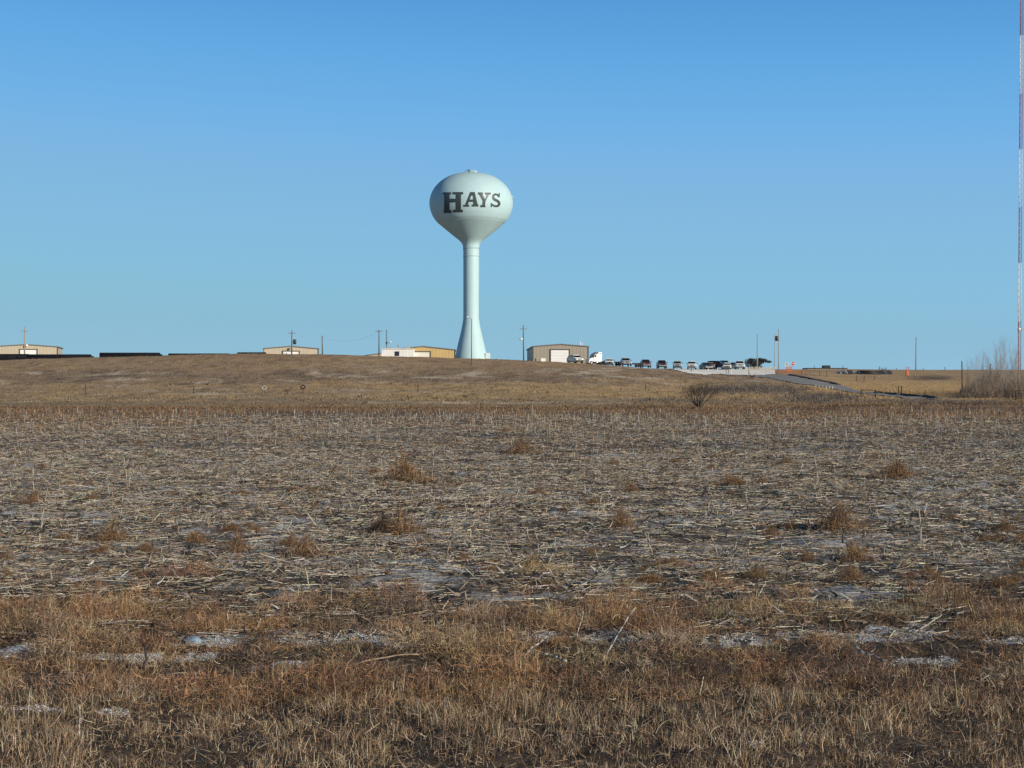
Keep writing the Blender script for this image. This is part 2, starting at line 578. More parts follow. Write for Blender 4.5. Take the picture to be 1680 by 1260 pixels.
# ------------------------------------------------------------------ ground sheet
def make_ground():
    th = np.concatenate([np.linspace(-180, -60, 13)[:-1], np.linspace(-60, -27, 34)[:-1], np.linspace(-27, 27, 620),
                         np.linspace(27, 60, 34)[1:], np.linspace(60, 180, 13)[1:-1]])
    r = np.concatenate([np.geomspace(.6, 6, 14)[:-1], np.geomspace(6, 60, 460)[:-1], np.geomspace(60, 170, 170)[:-1],
                        np.linspace(170, 430, 230)[:-1], np.geomspace(430, 9000, 30)])
    T, RR = np.meshgrid(np.radians(th), r)
    x = (RR * np.sin(T)).ravel(); y = (RR * np.cos(T)).ravel()
    z = gz(x, np.maximum(y, .01))
    c = ground_col(x, y)
    nt, nr = len(th), len(r)
    i = np.arange(nr - 1)[:, None]; j = np.arange(nt)[None]
    j2 = (j + 1) % nt
    a = i * nt + j; b = i * nt + j2; cc = (i + 1) * nt + j2; d = (i + 1) * nt + j
    Fq = np.stack([a, d, cc, b], -1).reshape(-1, 4)
    # close the centre
    V = np.stack([x, y, z], 1)
    V = np.concatenate([V, [[0, 0, float(z[:nt].mean())]]]); c = np.concatenate([c, c[:1]])
    k = len(V) - 1
    o = mesh_np('ground', V, Fq, c, M['ground'], smooth=True)
    o['kind'] = 'structure'
    return o


make_ground()


def drape(name, left, right, m, lift=.07, n=60, across=6):
    """a sheet between two edge lines (world x, y lists), lying on the terrain"""
    def resample(p):
        p = np.array(p, float); d = np.concatenate([[0], np.cumsum(np.hypot(*np.diff(p, axis=0).T))])
        s = np.linspace(0, d[-1], n)
        return np.stack([np.interp(s, d, p[:, 0]), np.interp(s, d, p[:, 1])], 1)
    a = resample(left); b = resample(right)
    P = np.array([a * (1 - t) + b * t for t in np.linspace(0, 1, across)])      # [across, n, 2]
    x = P[..., 0].ravel(); y = P[..., 1].ravel(); z = gz(x, y) + lift
    i = np.arange(across - 1)[:, None] * n; j = np.arange(n - 1)[None]
    Fq = np.stack([i + j, i + j + 1, i + n + j + 1, i + n + j], -1).reshape(-1, 4)
    o = mesh_np(name, np.stack([x, y, z], 1), Fq, None, m, smooth=True)
    o['kind'] = 'structure'
    return o


RU = [ground_at(*p)[:2] for p in ((1293, 616), (1325, 622), (1360, 629), (1395, 637), (1430, 644.5), (1480, 649.5), (1540, 654.5))]
RL = [ground_at(*p)[:2] for p in ((1222, 616), (1265, 621.5), (1310, 630.5), (1362, 637.8), (1425, 648.3), (1478, 652.6), (1535, 656.5))]
drape('road', RL, RU, M['asphalt'], .09, 120, 14)
LN = [ground_at(px, py)[:2] for px, py in ((1118, 610.4), (1150, 614.3), (1182, 614), (1200, 615.6), (1240, 615.8), (1272, 614.5))]
LF = [(PX(1085, 352), 352), (PX(1140, 352), 352), (PX(1190, 352), 352), (PX(1240, 350), 350), (PX(1270, 346), 346)]
drape('parking_lot', LN, LF, M['lot'], .10, 70, 40)


def bank(px_pts, h=.38, w=.8):
    mb = MB()
    rings = []
    for k, (px, py) in enumerate(px_pts):
        x, y, z = ground_at(px, py)
        e = h * (.75 + .35 * random.random()) * (0.25 if k in (0, len(px_pts) - 1) else 1)
        rings.append([(x - w, y - .2, g1(x - w, y) - .1), (x - w * .35, y, z + e), (x + w * .3, y, z + e * .9), (x + w * 1.2, y + .2, g1(x + w * 1.2, y) - .1)])
    mb.loft(rings, True)
    return mb


def lerp_pts(pts, n):
    p = np.array(pts, float); s = np.linspace(0, len(p) - 1, n)
    return [(np.interp(t, range(len(p)), p[:, 0]), np.interp(t, range(len(p)), p[:, 1])) for t in s]


for seg in (((1293, 615.5), (1325, 621.5), (1360, 628.5), (1378, 632.5)), ((1436, 645), (1480, 649), (1541, 654.5))):
    bo = bank(lerp_pts(seg, 26)).build('roadside_bank', M['bank']); bo['kind'] = 'structure'

# ------------------------------------------------------------------ water tower
YT = 334.0
XT = PX(772.9, YT)
S = YT / F


def build_tower():
    zb = PZ(589.5, YT)
    t = thing('water_tower', 'pale mint water tower with round tank and flared single pedestal on the hill crest', 'water tower', (XT, YT, zb))
    def Zl(py): return PZ(py, YT) - zb
    tank_px = [(3, 283.6), (12, 283.9), (22, 285.3), (32, 288), (41, 292), (49, 297.2), (56, 303.5), (61.5, 310.5), (65.4, 318), (67.8, 326), (68.5, 332), (68.2, 338), (66.8, 345), (64.2, 352), (61.2, 357.5), (58.2, 361.8), (54.4, 365.6)]
    cone_px = [(54.4, 365.6), (49.4, 370), (42, 376.2), (34, 382.8), (26, 389.2), (20, 394), (16.2, 398), (14, 402), (13.2, 407)]
    def dense(p, n):
        # catmull-rom resample
        out = []
        p = [p[0]] + p + [p[-1]]
        for i in range(1, len(p) - 2):
            for k in range(n):
                u = k / n
                q = []
                for d in (0, 1):
                    a, b, c, e = p[i - 1][d], p[i][d], p[i + 1][d], p[i + 2][d]
                    q.append(.5 * (2 * b + (c - a) * u + (2 * a - 5 * b + 4 * c - e) * u * u + (3 * b - a - 3 * c + e) * u ** 3))
                out.append(tuple(q))
        out.append(p[-2])
        return out
    tp = [(r * S, Zl(py)) for r, py in dense(tank_px, 5)]
    tank = MB().lathe(tp[::-1], 128).build('tank', M['tank'], t)
    cp = [(r * S, Zl(py)) for r, py in dense(cone_px, 4)]
    MB().lathe(cp[::-1], 128).build('tank_cone', M['tank'], t)
    sh = [(13.2, 407), (12.9, 420), (12.8, 470), (12.9, 518), (13.6, 527), (15.0, 536), (18.1, 550), (21.6, 564), (24.4, 577), (27.0, 589.5), (28.2, 596)]
    sp = [(r * S, Zl(py)) for r, py in dense(sh, 5)]
    MB().lathe(sp[::-1], 96).build('pedestal', M['tank'], t)
    for py, r in ((365.6, 54.4), (408, 13.2), (420.6, 12.95)):
        MB().torus((0, 0, Zl(py)), r * S - .02, .06 if py < 400 else .09, 'z', 96, 6).build('weld_band', M['tank'] if py < 400 else M['seam'], t)
    # roof gear
    zt = Zl(283.8)
    m = MB()
    for k in range(16):
        a = 2 * math.pi * k / 16
        m.tube((1.5 * math.cos(a), 1.5 * math.sin(a), zt - .1), (1.5 * math.cos(a), 1.5 * math.sin(a), zt + .5), .03, n=5)
    m.torus((0, 0, zt + .5), 1.5, .035, 'z', 32, 5).torus((0, 0, zt + .25), 1.5, .025, 'z', 32, 5)
    m.build('roof_railing', M['tank'], t)
    MB().lathe([(.75, zt - .1), (.75, zt + .32), (.5, zt + .5), (.15, zt + .6)], 24).build('roof_vent', M['tank'], t)
    MB().box((-.55, -.9, zt + .4), (.45, .4, .6)).build('antenna_box', M['dark'], t)
    MB().sphere((.95, -.9, zt + .12), .34, 14, 8, .7).build('beacon', M['white'], t)
    MB().tube((0, 0, zt + .5), (0, 0, zt + 1.55), .035, n=6).tube((-.22, 0, zt + 1.5), (.22, 0, zt + 1.5), .03, n=5).build('antenna', M['grey'], t)
    # small bracket on the right flank and an entry box at the foot
    MB().box((68.7 * S, -.3, Zl(323)), (.35, .35, .5)).build('bracket', M['seam'], t)
    MB().box((27.5 * S, -1.2, Zl(584.2)), (1.1, 1.6, 1.35)).build('entry_box', M['vest'], t, bevel=.04)
    # ladder rail up the pedestal's right side
    m = MB()
    for dy in (-.2, .2):
        m.tube((12.8 * S + .18, dy, Zl(524)), (12.8 * S + .18, dy, Zl(410)), .025, n=4)
    for k in range(48):
        z = Zl(524) + (Zl(410) - Zl(524)) * k / 48
        m.tube((12.8 * S + .18, -.2, z), (12.8 * S + .18, .2, z), .018, n=4)
    m.build('ladder', M['seam'], t)

    # ---- lettering painted on the tank
    rz = np.array([q[1] for q in tp[::-1]]); rr = np.array([q[0] for q in tp[::-1]])
    def on_tank(px, py):
        Yp = YT - 6
        for _ in range(14):
            x = PX(px, Yp) - XT; z = PZ(py, Yp) - zb
            rad = float(np.interp(z, rz, rr)) + .03
            Yp = YT - math.sqrt(max(rad * rad - x * x, .01))
        return (x, Yp - YT, z)
    def zz(x, y): return (690 + x / 7.876, 260 + y / 7.875)
    def rect(x0, y0, x1, y1): return [(x0, y0), (x1, y0), (x1, y1), (x0, y1)]
    H = [rect(287, 435, 393, 463), rect(303, 463, 374, 665), rect(297, 665, 396, 703), rect(413, 432, 550, 463),
         rect(453, 463, 522, 660), rect(420, 660, 546, 694), rect(374, 518, 453, 566)]
    A = [[(640, 432), (672, 432), (610, 598), (574, 598)], [(672, 432), (700, 432), (738, 592), (681, 592)],
         rect(552, 598, 629, 622), rect(660, 592, 748, 620), [(637, 528), (677, 528), (678, 560), (625, 560)],
         [(672, 432), (674.3, 480), (654, 480)]]
    Yl = [rect(740, 437, 806, 463), rect(832, 439, 908, 465), [(754, 463), (800, 463), (836, 530), (802, 548)],
          [(851, 465), (888, 465), (840, 548), (836, 530)], [(802, 548), (836, 530), (840, 548)],
          [(802, 548), (840, 548), (833, 601), (796, 601)], rect(772, 601, 838, 629)]
    pts = [(1008, 498), (1003, 480), (990, 466), (970, 462), (950, 468), (938, 484), (938, 506), (950, 524), (972, 537),
           (996, 549), (1013, 566), (1017, 588), (1006, 606), (984, 616), (958, 614), (936, 603), (924, 588)]
    wd = [18, 22, 26, 28, 30, 32, 34, 35, 36, 36, 35, 34, 32, 28, 26, 22, 18]
    Sl = []
    nl = []
    for i, (p, w) in enumerate(zip(pts, wd)):
        a = pts[max(0, i - 1)]; b = pts[min(len(pts) - 1, i + 1)]
        dx, dy = b[0] - a[0], b[1] - a[1]; l = math.hypot(dx, dy)
        nl.append(((p[0] - dy / l * w / 2, p[1] + dx / l * w / 2), (p[0] + dy / l * w / 2, p[1] - dx / l * w / 2)))
    for a, b in zip(nl[:-1], nl[1:]): Sl.append([a[0], b[0], b[1], a[1]])
    Sl += [rect(1008, 446, 1024, 500), rect(906, 574, 922, 628)]
    for nm, polys in (('letter_h', H), ('letter_a', A), ('letter_y', Yl), ('letter_s', Sl)):
        bm = bmesh.new()
        for poly in polys:
            bm.faces.new([bm.verts.new((x, y, 0)) for x, y in poly])
        bmesh.ops.remove_doubles(bm, verts=bm.verts, dist=.01)
        for _ in range(3):
            ed = [e for e in bm.edges if e.calc_length() > 14]
            if ed: bmesh.ops.subdivide_edges(bm, edges=ed, cuts=1, use_grid_fill=True)
        bmesh.ops.triangulate(bm, faces=bm.faces)
        for v in bm.verts:
            v.co = on_tank(*zz(v.co.x, v.co.y))
        me = bpy.data.meshes.new(nm); bm.to_mesh(me); bm.free(); me.materials.append(M['letter'])
        o = bpy.data.objects.new(nm, me); COL.objects.link(o); o.parent = t
        # face the camera side
        md = o.modifiers.new('paint', 'SOLIDIFY'); md.thickness = .012; md.offset = 0
    return t


build_tower()

# ------------------------------------------------------------------ buildings
M['tan1'] = siding('tan_siding', (.47, .405, .30))
M['tan2'] = siding('grey_tan_siding', (.31, .27, .215))
M['tan3'] = siding('yellow_tan_siding', (.52, .375, .155))
M['whitewall'] = siding('white_siding', (.76, .75, .73))


def gable_hall(name, label, px0, px1, Y, eave, ridge, depth, rot, wall, door, door_m, base_py, extra=None, ridge_px=None):
    """a gable end facing the camera; px/py give its place and size"""
    x0 = PX(px0, Y); x1 = PX(px1, Y); w = (x1 - x0) / math.cos(rot)
    zb = PZ(base_py, Y)
    t = thing(name, label, 'building', (x0, Y, zb), rot)
    he = PZ(eave, Y) - zb; hr = PZ(ridge, Y) - zb
    MB().prism([(0, 0), (w, 0), (w, he), (w / 2, hr), (0, he)], 0, depth, 'y').build('wall', wall, t)
    rf = MB()
    th = .22; ov = .25
    for s in (0, 1):
        xa, xb = (0 - ov, w / 2) if s == 0 else (w / 2, w + ov)
        za, zb2 = (he - ov * (hr - he) / (w / 2), hr) if s == 0 else (hr, he - ov * (hr - he) / (w / 2))
        rf.prism([(xa, za + .01), (xb, zb2 + .01), (xb, zb2 + th), (xa, za + th)], -.2, depth + .2, 'y')
    rf.build('roof', M['roof'], t)
    if door:
        dx0, dx1, dt = door
        a = (PX(dx0, Y) - x0) / math.cos(rot); b = (PX(dx1, Y) - x0) / math.cos(rot); h = PZ(dt, Y) - zb
        d = MB()
        n = 6
        for k in range(n):
            d.box(((a + b) / 2, -.035, h * (k + .5) / n), (b - a, .07, h / n - .02))
        d = d.build('door', door_m, t)
        fr = MB().box(((a + b) / 2, -.08, h + .11), (b - a + .5, .16, .22)).box((a - .12, -.08, h / 2), (.22, .16, h)).box((b + .12, -.08, h / 2), (.22, .16, h))
        fr.build('door_frame', M['trim'], t)
    MB().box((-.06, -.07, he / 2), (.14, .14, he)).build('corner_trim', M['trim'], t)
    MB().box((w + .06, -.07, he / 2), (.14, .14, he)).build('corner_trim', M['trim'], t)
    return t, w, he, hr


# far left hall
t, w, he, hr = gable_hall('metal_building', 'tan gabled steel hall cut by the left photo edge, behind a pole', -8, 87, 322, 569, 565.6, 14, R(13), M['tan1'], (30, 55, 573.6), M['white'], 594)
MB().tube((w * .51, -.1, hr - .35), (w * .51, -.7, hr - .1), .05).sphere((w * .51, -.75, hr - .12), .3).build('flood_lamp', M['white'], t)
# second hall
t, w, he, hr = gable_hall('metal_building', 'tan gabled steel hall standing behind the pole with a transformer, left of tower', 433, 520, 322, 572.4, 568.6, 20, R(9), M['tan1'], (464, 489, 576.6), M['white'], 590)
MB().tube((w * .5, -.1, hr - .5), (w * .5, -.7, hr - .25), .05).sphere((w * .5, -.75, hr - .3), .28).build('flood_lamp', M['white'], t)
# yellow hall beside the tower
t, w, he, hr = gable_hall('metal_building', 'yellow tan gabled hall with cream door right beside the water tower foot', 641, 746, 312, 574.4, 569, 13, R(2), M['tan3'], (680, 705, 577.7), M['offwhite'], 592)
# big hall by the lorries
t, w, he, hr = gable_hall('metal_building', 'grey tan gabled hall with large white door beside the white semi truck', 875, 965, 322, 569, 565.4, 29, R(2.2), M['tan2'], (904, 933.5, 574.2), M['white'], 603)
MB().box(((891 - 875) * 322 / F, -.08, PZ(591.5, 322) - PZ(603, 322)), (1.1, .16, 1.0)).build('window', M['white'], t)
MB().tube((w - 1.5, 4, he), (w - 1.5, 4, he + 1.35), .12).build('vent_pipe', M['mastwhite'], t)
MB().tube((w - .95, 5, he), (w - .95, 5, he + 1.1), .1).build('vent_pipe', M['mastwhite'], t)
MB().tube(((879 - 875) * 322 / F, -.1, .3), ((879 - 875) * 322 / F, -.1, 2.1), .06).build('downpipe', M['trim'], t)

# white flat building
Yw = 306
x0, x1 = PX(626, Yw), PX(677, Yw); zb = PZ(592, Yw); w = x1 - x0; h = PZ(572.6, Yw) - zb
t = thing('office_building', 'low white flat roofed office with two dark windows joined to the yellow hall', 'building', (x0, Yw, zb))
MB().box((w / 2, 3.4, h / 2), (w, 6.8, h)).build('wall', M['whitewall'], t)
MB().box((w / 2, 3.4, h + .06), (w + .2, 7.2, .12)).build('roof', M['offwhite'], t)
for px in (649.3, 653.2):
    a = PX(px, Yw) - x0
    f = MB().box((a, -.02, PZ(580.2, Yw) - zb), (.44, .10, .98)).build('window', M['dark'], t)
    MB().box((a, -.08, PZ(580.2, Yw) - zb), (.34, .03, .86)).build('pane', M['glass'], f)
MB().box((PX(637.5, Yw) - x0, 1.5, h + .32), (1.0, 1.0, .4)).build('air_unit', M['grey'], t)
MB().box((PX(668, Yw) - x0, 1.5, h + .36), (1.1, 1.0, .48)).build('air_unit', M['grey'], t)
MB().tube((PX(653, Yw) - x0, 1, h), (PX(653, Yw) - x0, 1, h + .6), .05).sphere((PX(653.5, Yw) - x0, .9, h + .75), .25).build('roof_dish', M['grey'], t)
# lean-to shed left of it
Ys = 304
xa, xb = PX(588, Ys), PX(625, Ys); zs = PZ(592, Ys)
t = thing('lean_to_shed', 'low sloping roofed shed left of the white office', 'shed', (xa, Ys, zs))
L_ = xb - xa
MB().prism([(0, 0), (L_, 0), (L_, PZ(580.3, Ys) - zs), (0, PZ(585.2, Ys) - zs)], 0, 5, 'y').build('wall', M['tan1'], t)
MB().prism([(-.2, PZ(585.1, Ys) - zs), (L_, PZ(580.1, Ys) - zs), (L_, PZ(579.1, Ys) - zs), (-.2, PZ(584.0, Ys) - zs)], -.2, 5.2, 'y').build('roof', M['roof'], t)

# far low dark roofed building on the right horizon
Yf = 428
xa, xb = PX(1325, Yf), PX(1391, Yf)
zf = PZ(609, Yf)
t = thing('farm_building', 'long low dark roofed building on the horizon right of the stop sign', 'building', (xa, Yf, zf))
w = xb - xa
MB().box((w / 2, 4, .5), (w, 7.6, 1.0)).build('wall', M['tan2'], t)
MB().prism([(-.4, .98), (8.4, .98), (4, PZ(603.4, Yf) - zf)], -.3, w + .3, 'x').build('roof', M['dark'], t)
MB().box((PX(1360, Yf) - xa, 3.9, 1.35), (1.9, 3.4, .9)).build('roof_hump', M['dark'], t)

# ------------------------------------------------------------------ poles, lamps, wires
def pole(px, top, Y, label, m='wood', arm=None, can=None, lamp=None, name='utility_pole', cat='utility pole', r=.12):
    x, y, z = place(px, Y)
    t = thing(name, label, cat, (x, y, z - .05))
    H = PZ(top, Y) - z + .05
    lean = random.uniform(-.1, .1)
    MB().tube((0, 0, 0), (lean, 0, H), r * 1.25, r * .8, 10).build('pole', M[m], t)
    if arm:
        a = MB().box((lean, -.16, H - arm), (1.5, .08, .10)).build('crossarm', M[m], t)
        for q in (-.66, 0, .66):
            MB().lathe([(.02, 0), (.05, .03), (.05, .10), (.03, .16)], 8, (lean + q, -.16, H - arm + .05)).build('insulator', M['insul'], a)
    if can:
        dx, py = can
        zz_ = PZ(py, Y) - z + .05
        MB().lathe([(.3, -.5), (.34, -.42), (.34, .42), (.3, .5), (.1, .56)], 16, (dx, -.1, zz_)).tube((0, 0, zz_), (dx * .6, -.08, zz_), .05).build('transformer', M['dark'], t)
    if lamp:
        dx, py = lamp
        zz_ = PZ(py, Y) - z + .05
        l = MB().tube((0, 0, zz_ - .3), (dx * .8, -.1, zz_), .045).build('lamp_arm', M['grey'], t)
        MB().lathe([(.12, .16), (.3, .05), (.34, -.12), (.3, -.26), (.1, -.3)], 16, (dx, -.15, zz_)).build('lamp_head', M['white'], t)
    return t, H


P1 = pole(40.3, 536.5, 300, 'pale utility pole with crossarm in front of the far left tan hall', 'palewood', arm=.9)
P2 = pole(478.5, 542, 300, 'utility pole with dark transformer in front of the second tan hall', 'wood', arm=.6, can=(.65, 561))
P3 = pole(529, 550.5, 315, 'shorter bare utility pole just right of the second tan hall', 'wood')
P4 = pole(621.8, 541, 300, 'utility pole standing left of the white office', 'wood', arm=.3)
P5 = pole(859.2, 533.5, 302, 'utility pole with white lamp between water tower and grey tan hall', 'wood', lamp=(-.55, 555.5), arm=.8)
P6 = pole(1242.5, 548.5, 322, 'pole rising in front of the dark windswept tree', 'palewood')
P7 = pole(1270.5, 547, 345, 'thinner pole behind the pole with the transformer, right of the dark tree', 'palewood', r=.07)
P8 = pole(1277.3, 539.5, 300, 'tall pole with transformer at the picket fence end', 'palewood', can=(-.42, 555.5), r=.09)
P9 = pole(1502.5, 553, 380, 'thin lone pole on the right horizon', 'wood', r=.10)


def span(a, b, za, zb, sag, label):
    n = 20
    pts = []
    for k in range(n + 1):
        t = k / n
        p = a.lerp(b, t); p.z = za + (zb - za) * t - 4 * sag * t * (1 - t)
        pts.append(p)
    o = MB().path(pts, .013, 4).build('overhead_wire', M['grey'])
    tag(o, label, 'wire', 'overhead wires')


def top(p): return p[0].location.copy(), p[0].location.z + p[1]
for a, b, s, l in ((P2, P3, .9, 'thin overhead wire from the transformer pole to the shorter bare pole'),
                   (P3, P4, 1.5, 'sagging overhead wire between the shorter bare pole and the office pole')):
    (la, za), (lb, zb) = top(a), top(b)
    span(la, lb, za - .3, zb - .3, s, l)

# lattice antenna mast on the office
Ym = 324
x, y, z = place(634, Ym)
t = thing('antenna_mast', 'slim lattice antenna mast with white lamp behind the white office', 'antenna mast', (x, y, z))
H = PZ(541, Ym) - z
m = MB()
for a in (0, 2.1, 4.2):
    m.tube((.16 * math.cos(a), .16 * math.sin(a), 0), (.07 * math.cos(a), .07 * math.sin(a), H), .03, n=5)
for k in range(22):
    za = H * k / 22; zb = H * (k + 1) / 22
    for a in (0, 2.1, 4.2):
        m.tube((.15 * math.cos(a), .15 * math.sin(a), za), (.13 * math.cos(a + 2.1), .13 * math.sin(a + 2.1), zb), .018, n=4)
m.build('lattice', M['rust'], t)
MB().lathe([(.1, -.3), (.16, -.2), (.16, .3), (.08, .4)], 10, (0, -.1, PZ(563, Ym) - z)).build('control_box', M['dark'], t)
MB().tube((.1, -.1, PZ(563.5, Ym) - z), (1.0, -.1, PZ(561.3, Ym) - z), .05).build('lamp_arm', M['grey'], t)
MB().lathe([(.1, .14), (.32, .05), (.32, -.1), (.1, -.16)], 12, (.85, -.1, PZ(561, Ym) - z)).build('lamp_head', M['white'], t)

M['lampgrey'] = mat('dull_lamp_steel', (.15, .14, .13), .6, .15, 4)
# street light in front of the tower
x, y, z = ground_at(773.6, 599)
t = thing('street_lamp', 'slim grey street lamp standing in front of the water tower pedestal', 'street lamp', (x, y, z - .1))
H = PZ(522.5, y) - z
MB().tube((0, 0, 0), (0, 0, H), .10, .065, 10).build('pole', M['lampgrey'], t)
MB().path([(0, 0, H - .15), (-.12, 0, H + .12), (-.34, 0, H + .35), (-.5, 0, H + .4)], .04, 6).build('lamp_arm', M['lampgrey'], t)
MB().box((-.62, 0, H + .4), (.55, .26, .14)).build('lamp_head', M['mastwhite'], t)

# ------------------------------------------------------------------ pipe stacks on the left crest
def pipe_stack(px0, px1, top_py, Y, label, taper=True, rot=0.0, rows=4):
    x, y, z = place((px0 + px1) / 2, Y)
    z = min(g1(PX(p, Y), Y) for p in (px0, px1, (px0 + px1) / 2)) - .15
    L = (px1 - px0) / F * Y / max(.25, math.cos(rot))
    H = max(PZ(top_py, Y) - z, .6)
    t = thing('pipe_stack', label, 'pipe stack', (x, y, z), rot, 'long dark stacks along the left crest')
    r = H / (2 * rows)
    m = MB()
    for k in range(rows):
        for j in range(6 - (k % 2)):
            e = random.uniform(-.1, .1) - (k * .38 if taper else 0)
            yy = (j - 2.5 + .5 * (k % 2)) * 2 * r
            m.tube((-L / 2 + random.uniform(-.08, .08), yy, r + k * 2 * r * .98), (L / 2 + e, yy, r + k * 2 * r * .98), r, n=10)
    m.build('pipes', M['pipe'], t)
    for q in (-.36, 0, .36):
        for sy in (-1, 1):
            MB().tube((L * q, sy * 6.3 * r, -.3), (L * q, sy * 6.3 * r, H * .8), .05, n=6).build('rack_post', M['pipe'], t)
    tp = MB()
    tp.add([(-L / 2, -5.2 * r, H - r * .15), (L / 2 - 1.4 * taper, -5.2 * r, H - r * .15), (L / 2 - 1.4 * taper, 5.2 * r, H), (-L / 2, 5.2 * r, H),
            (-L / 2, -6.1 * r, .1), (L / 2 - .1, -6.1 * r, .1)], [(0, 1, 2, 3), (4, 5, 1, 0)])
    o = tp.build('tarpaulin', M['pipe'], t)
    md = o.modifiers.new('sheet', 'SOLIDIFY'); md.thickness = .03; md.offset = 1
    return t


pipe_stack(-60, 46, 580.8, 292, 'long black stack at the left photo edge, behind the pale pole', taper=False)
pipe_stack(47, 158, 581.4, 292, 'long black stack with sloped end right of the pale pole')
pipe_stack(165, 271, 578.6, 292, 'tallest long black stack, in the middle of the left crest')
pipe_stack(277, 376, 580.0, 300, 'thin long black stack just right of the tallest black stack', taper=False)
pipe_stack(390, 436, 581.0, 302, 'thin short black stack in front of the second tan hall', taper=False)

# ------------------------------------------------------------------ vehicles (front towards -Y)
def paint(name, c, rough=.3):
    return mat(name, c, rough, .06, 2, spec=.5, dirt=.06)


PAINT = {'white': paint('white_car_paint', (.74, .74, .73)), 'silver': paint('silver_car_paint', (.42, .43, .44), .3),
         'dkred': paint('dark_red_car_paint', (.085, .018, .018)), 'maroon': paint('maroon_car_paint', (.060, .014, .016)),
         'teal': paint('dark_teal_car_paint', (.035, .055, .065)), 'navy': paint('navy_car_paint', (.010, .014, .030)),
         'brown': paint('bronze_car_paint', (.30, .16, .10)), 'grey': paint('grey_car_paint', (.13, .135, .14))}


def rring(y, hw, z0, z1, c=.12, taper=1.0):
    """rounded rectangle ring in the x-z plane at y"""
    ht = hw * taper
    c = min(c, (z1 - z0) * .35)
    pts = [(-hw + c * .5, z0), (hw - c * .5, z0), (hw, z0 + c), (hw * .5 + ht * .5, (z0 + z1) / 2), (ht, z1 - c), (ht - c, z1), (-ht + c, z1), (-ht, z1 - c), (-hw * .5 - ht * .5, (z0 + z1) / 2), (-hw, z0 + c)]
    return [(x, y, z) for x, z in pts]


DIM = {'suv': dict(L=4.8, W=1.88, H=1.76, hood=1.12, belt=1.15, ws0=-1.25, ws1=-.55, rw0=1.7, rw1=2.25, ride=.38),
       'sedan': dict(L=4.6, W=1.78, H=1.45, hood=.86, belt=.92, ws0=-1.0, ws1=-.2, rw0=.85, rw1=1.6, ride=.26),
       'pickup': dict(L=5.6, W=1.95, H=1.82, hood=1.18, belt=1.2, ws0=-1.25, ws1=-.65, rw0=.75, rw1=.95, ride=.45)}


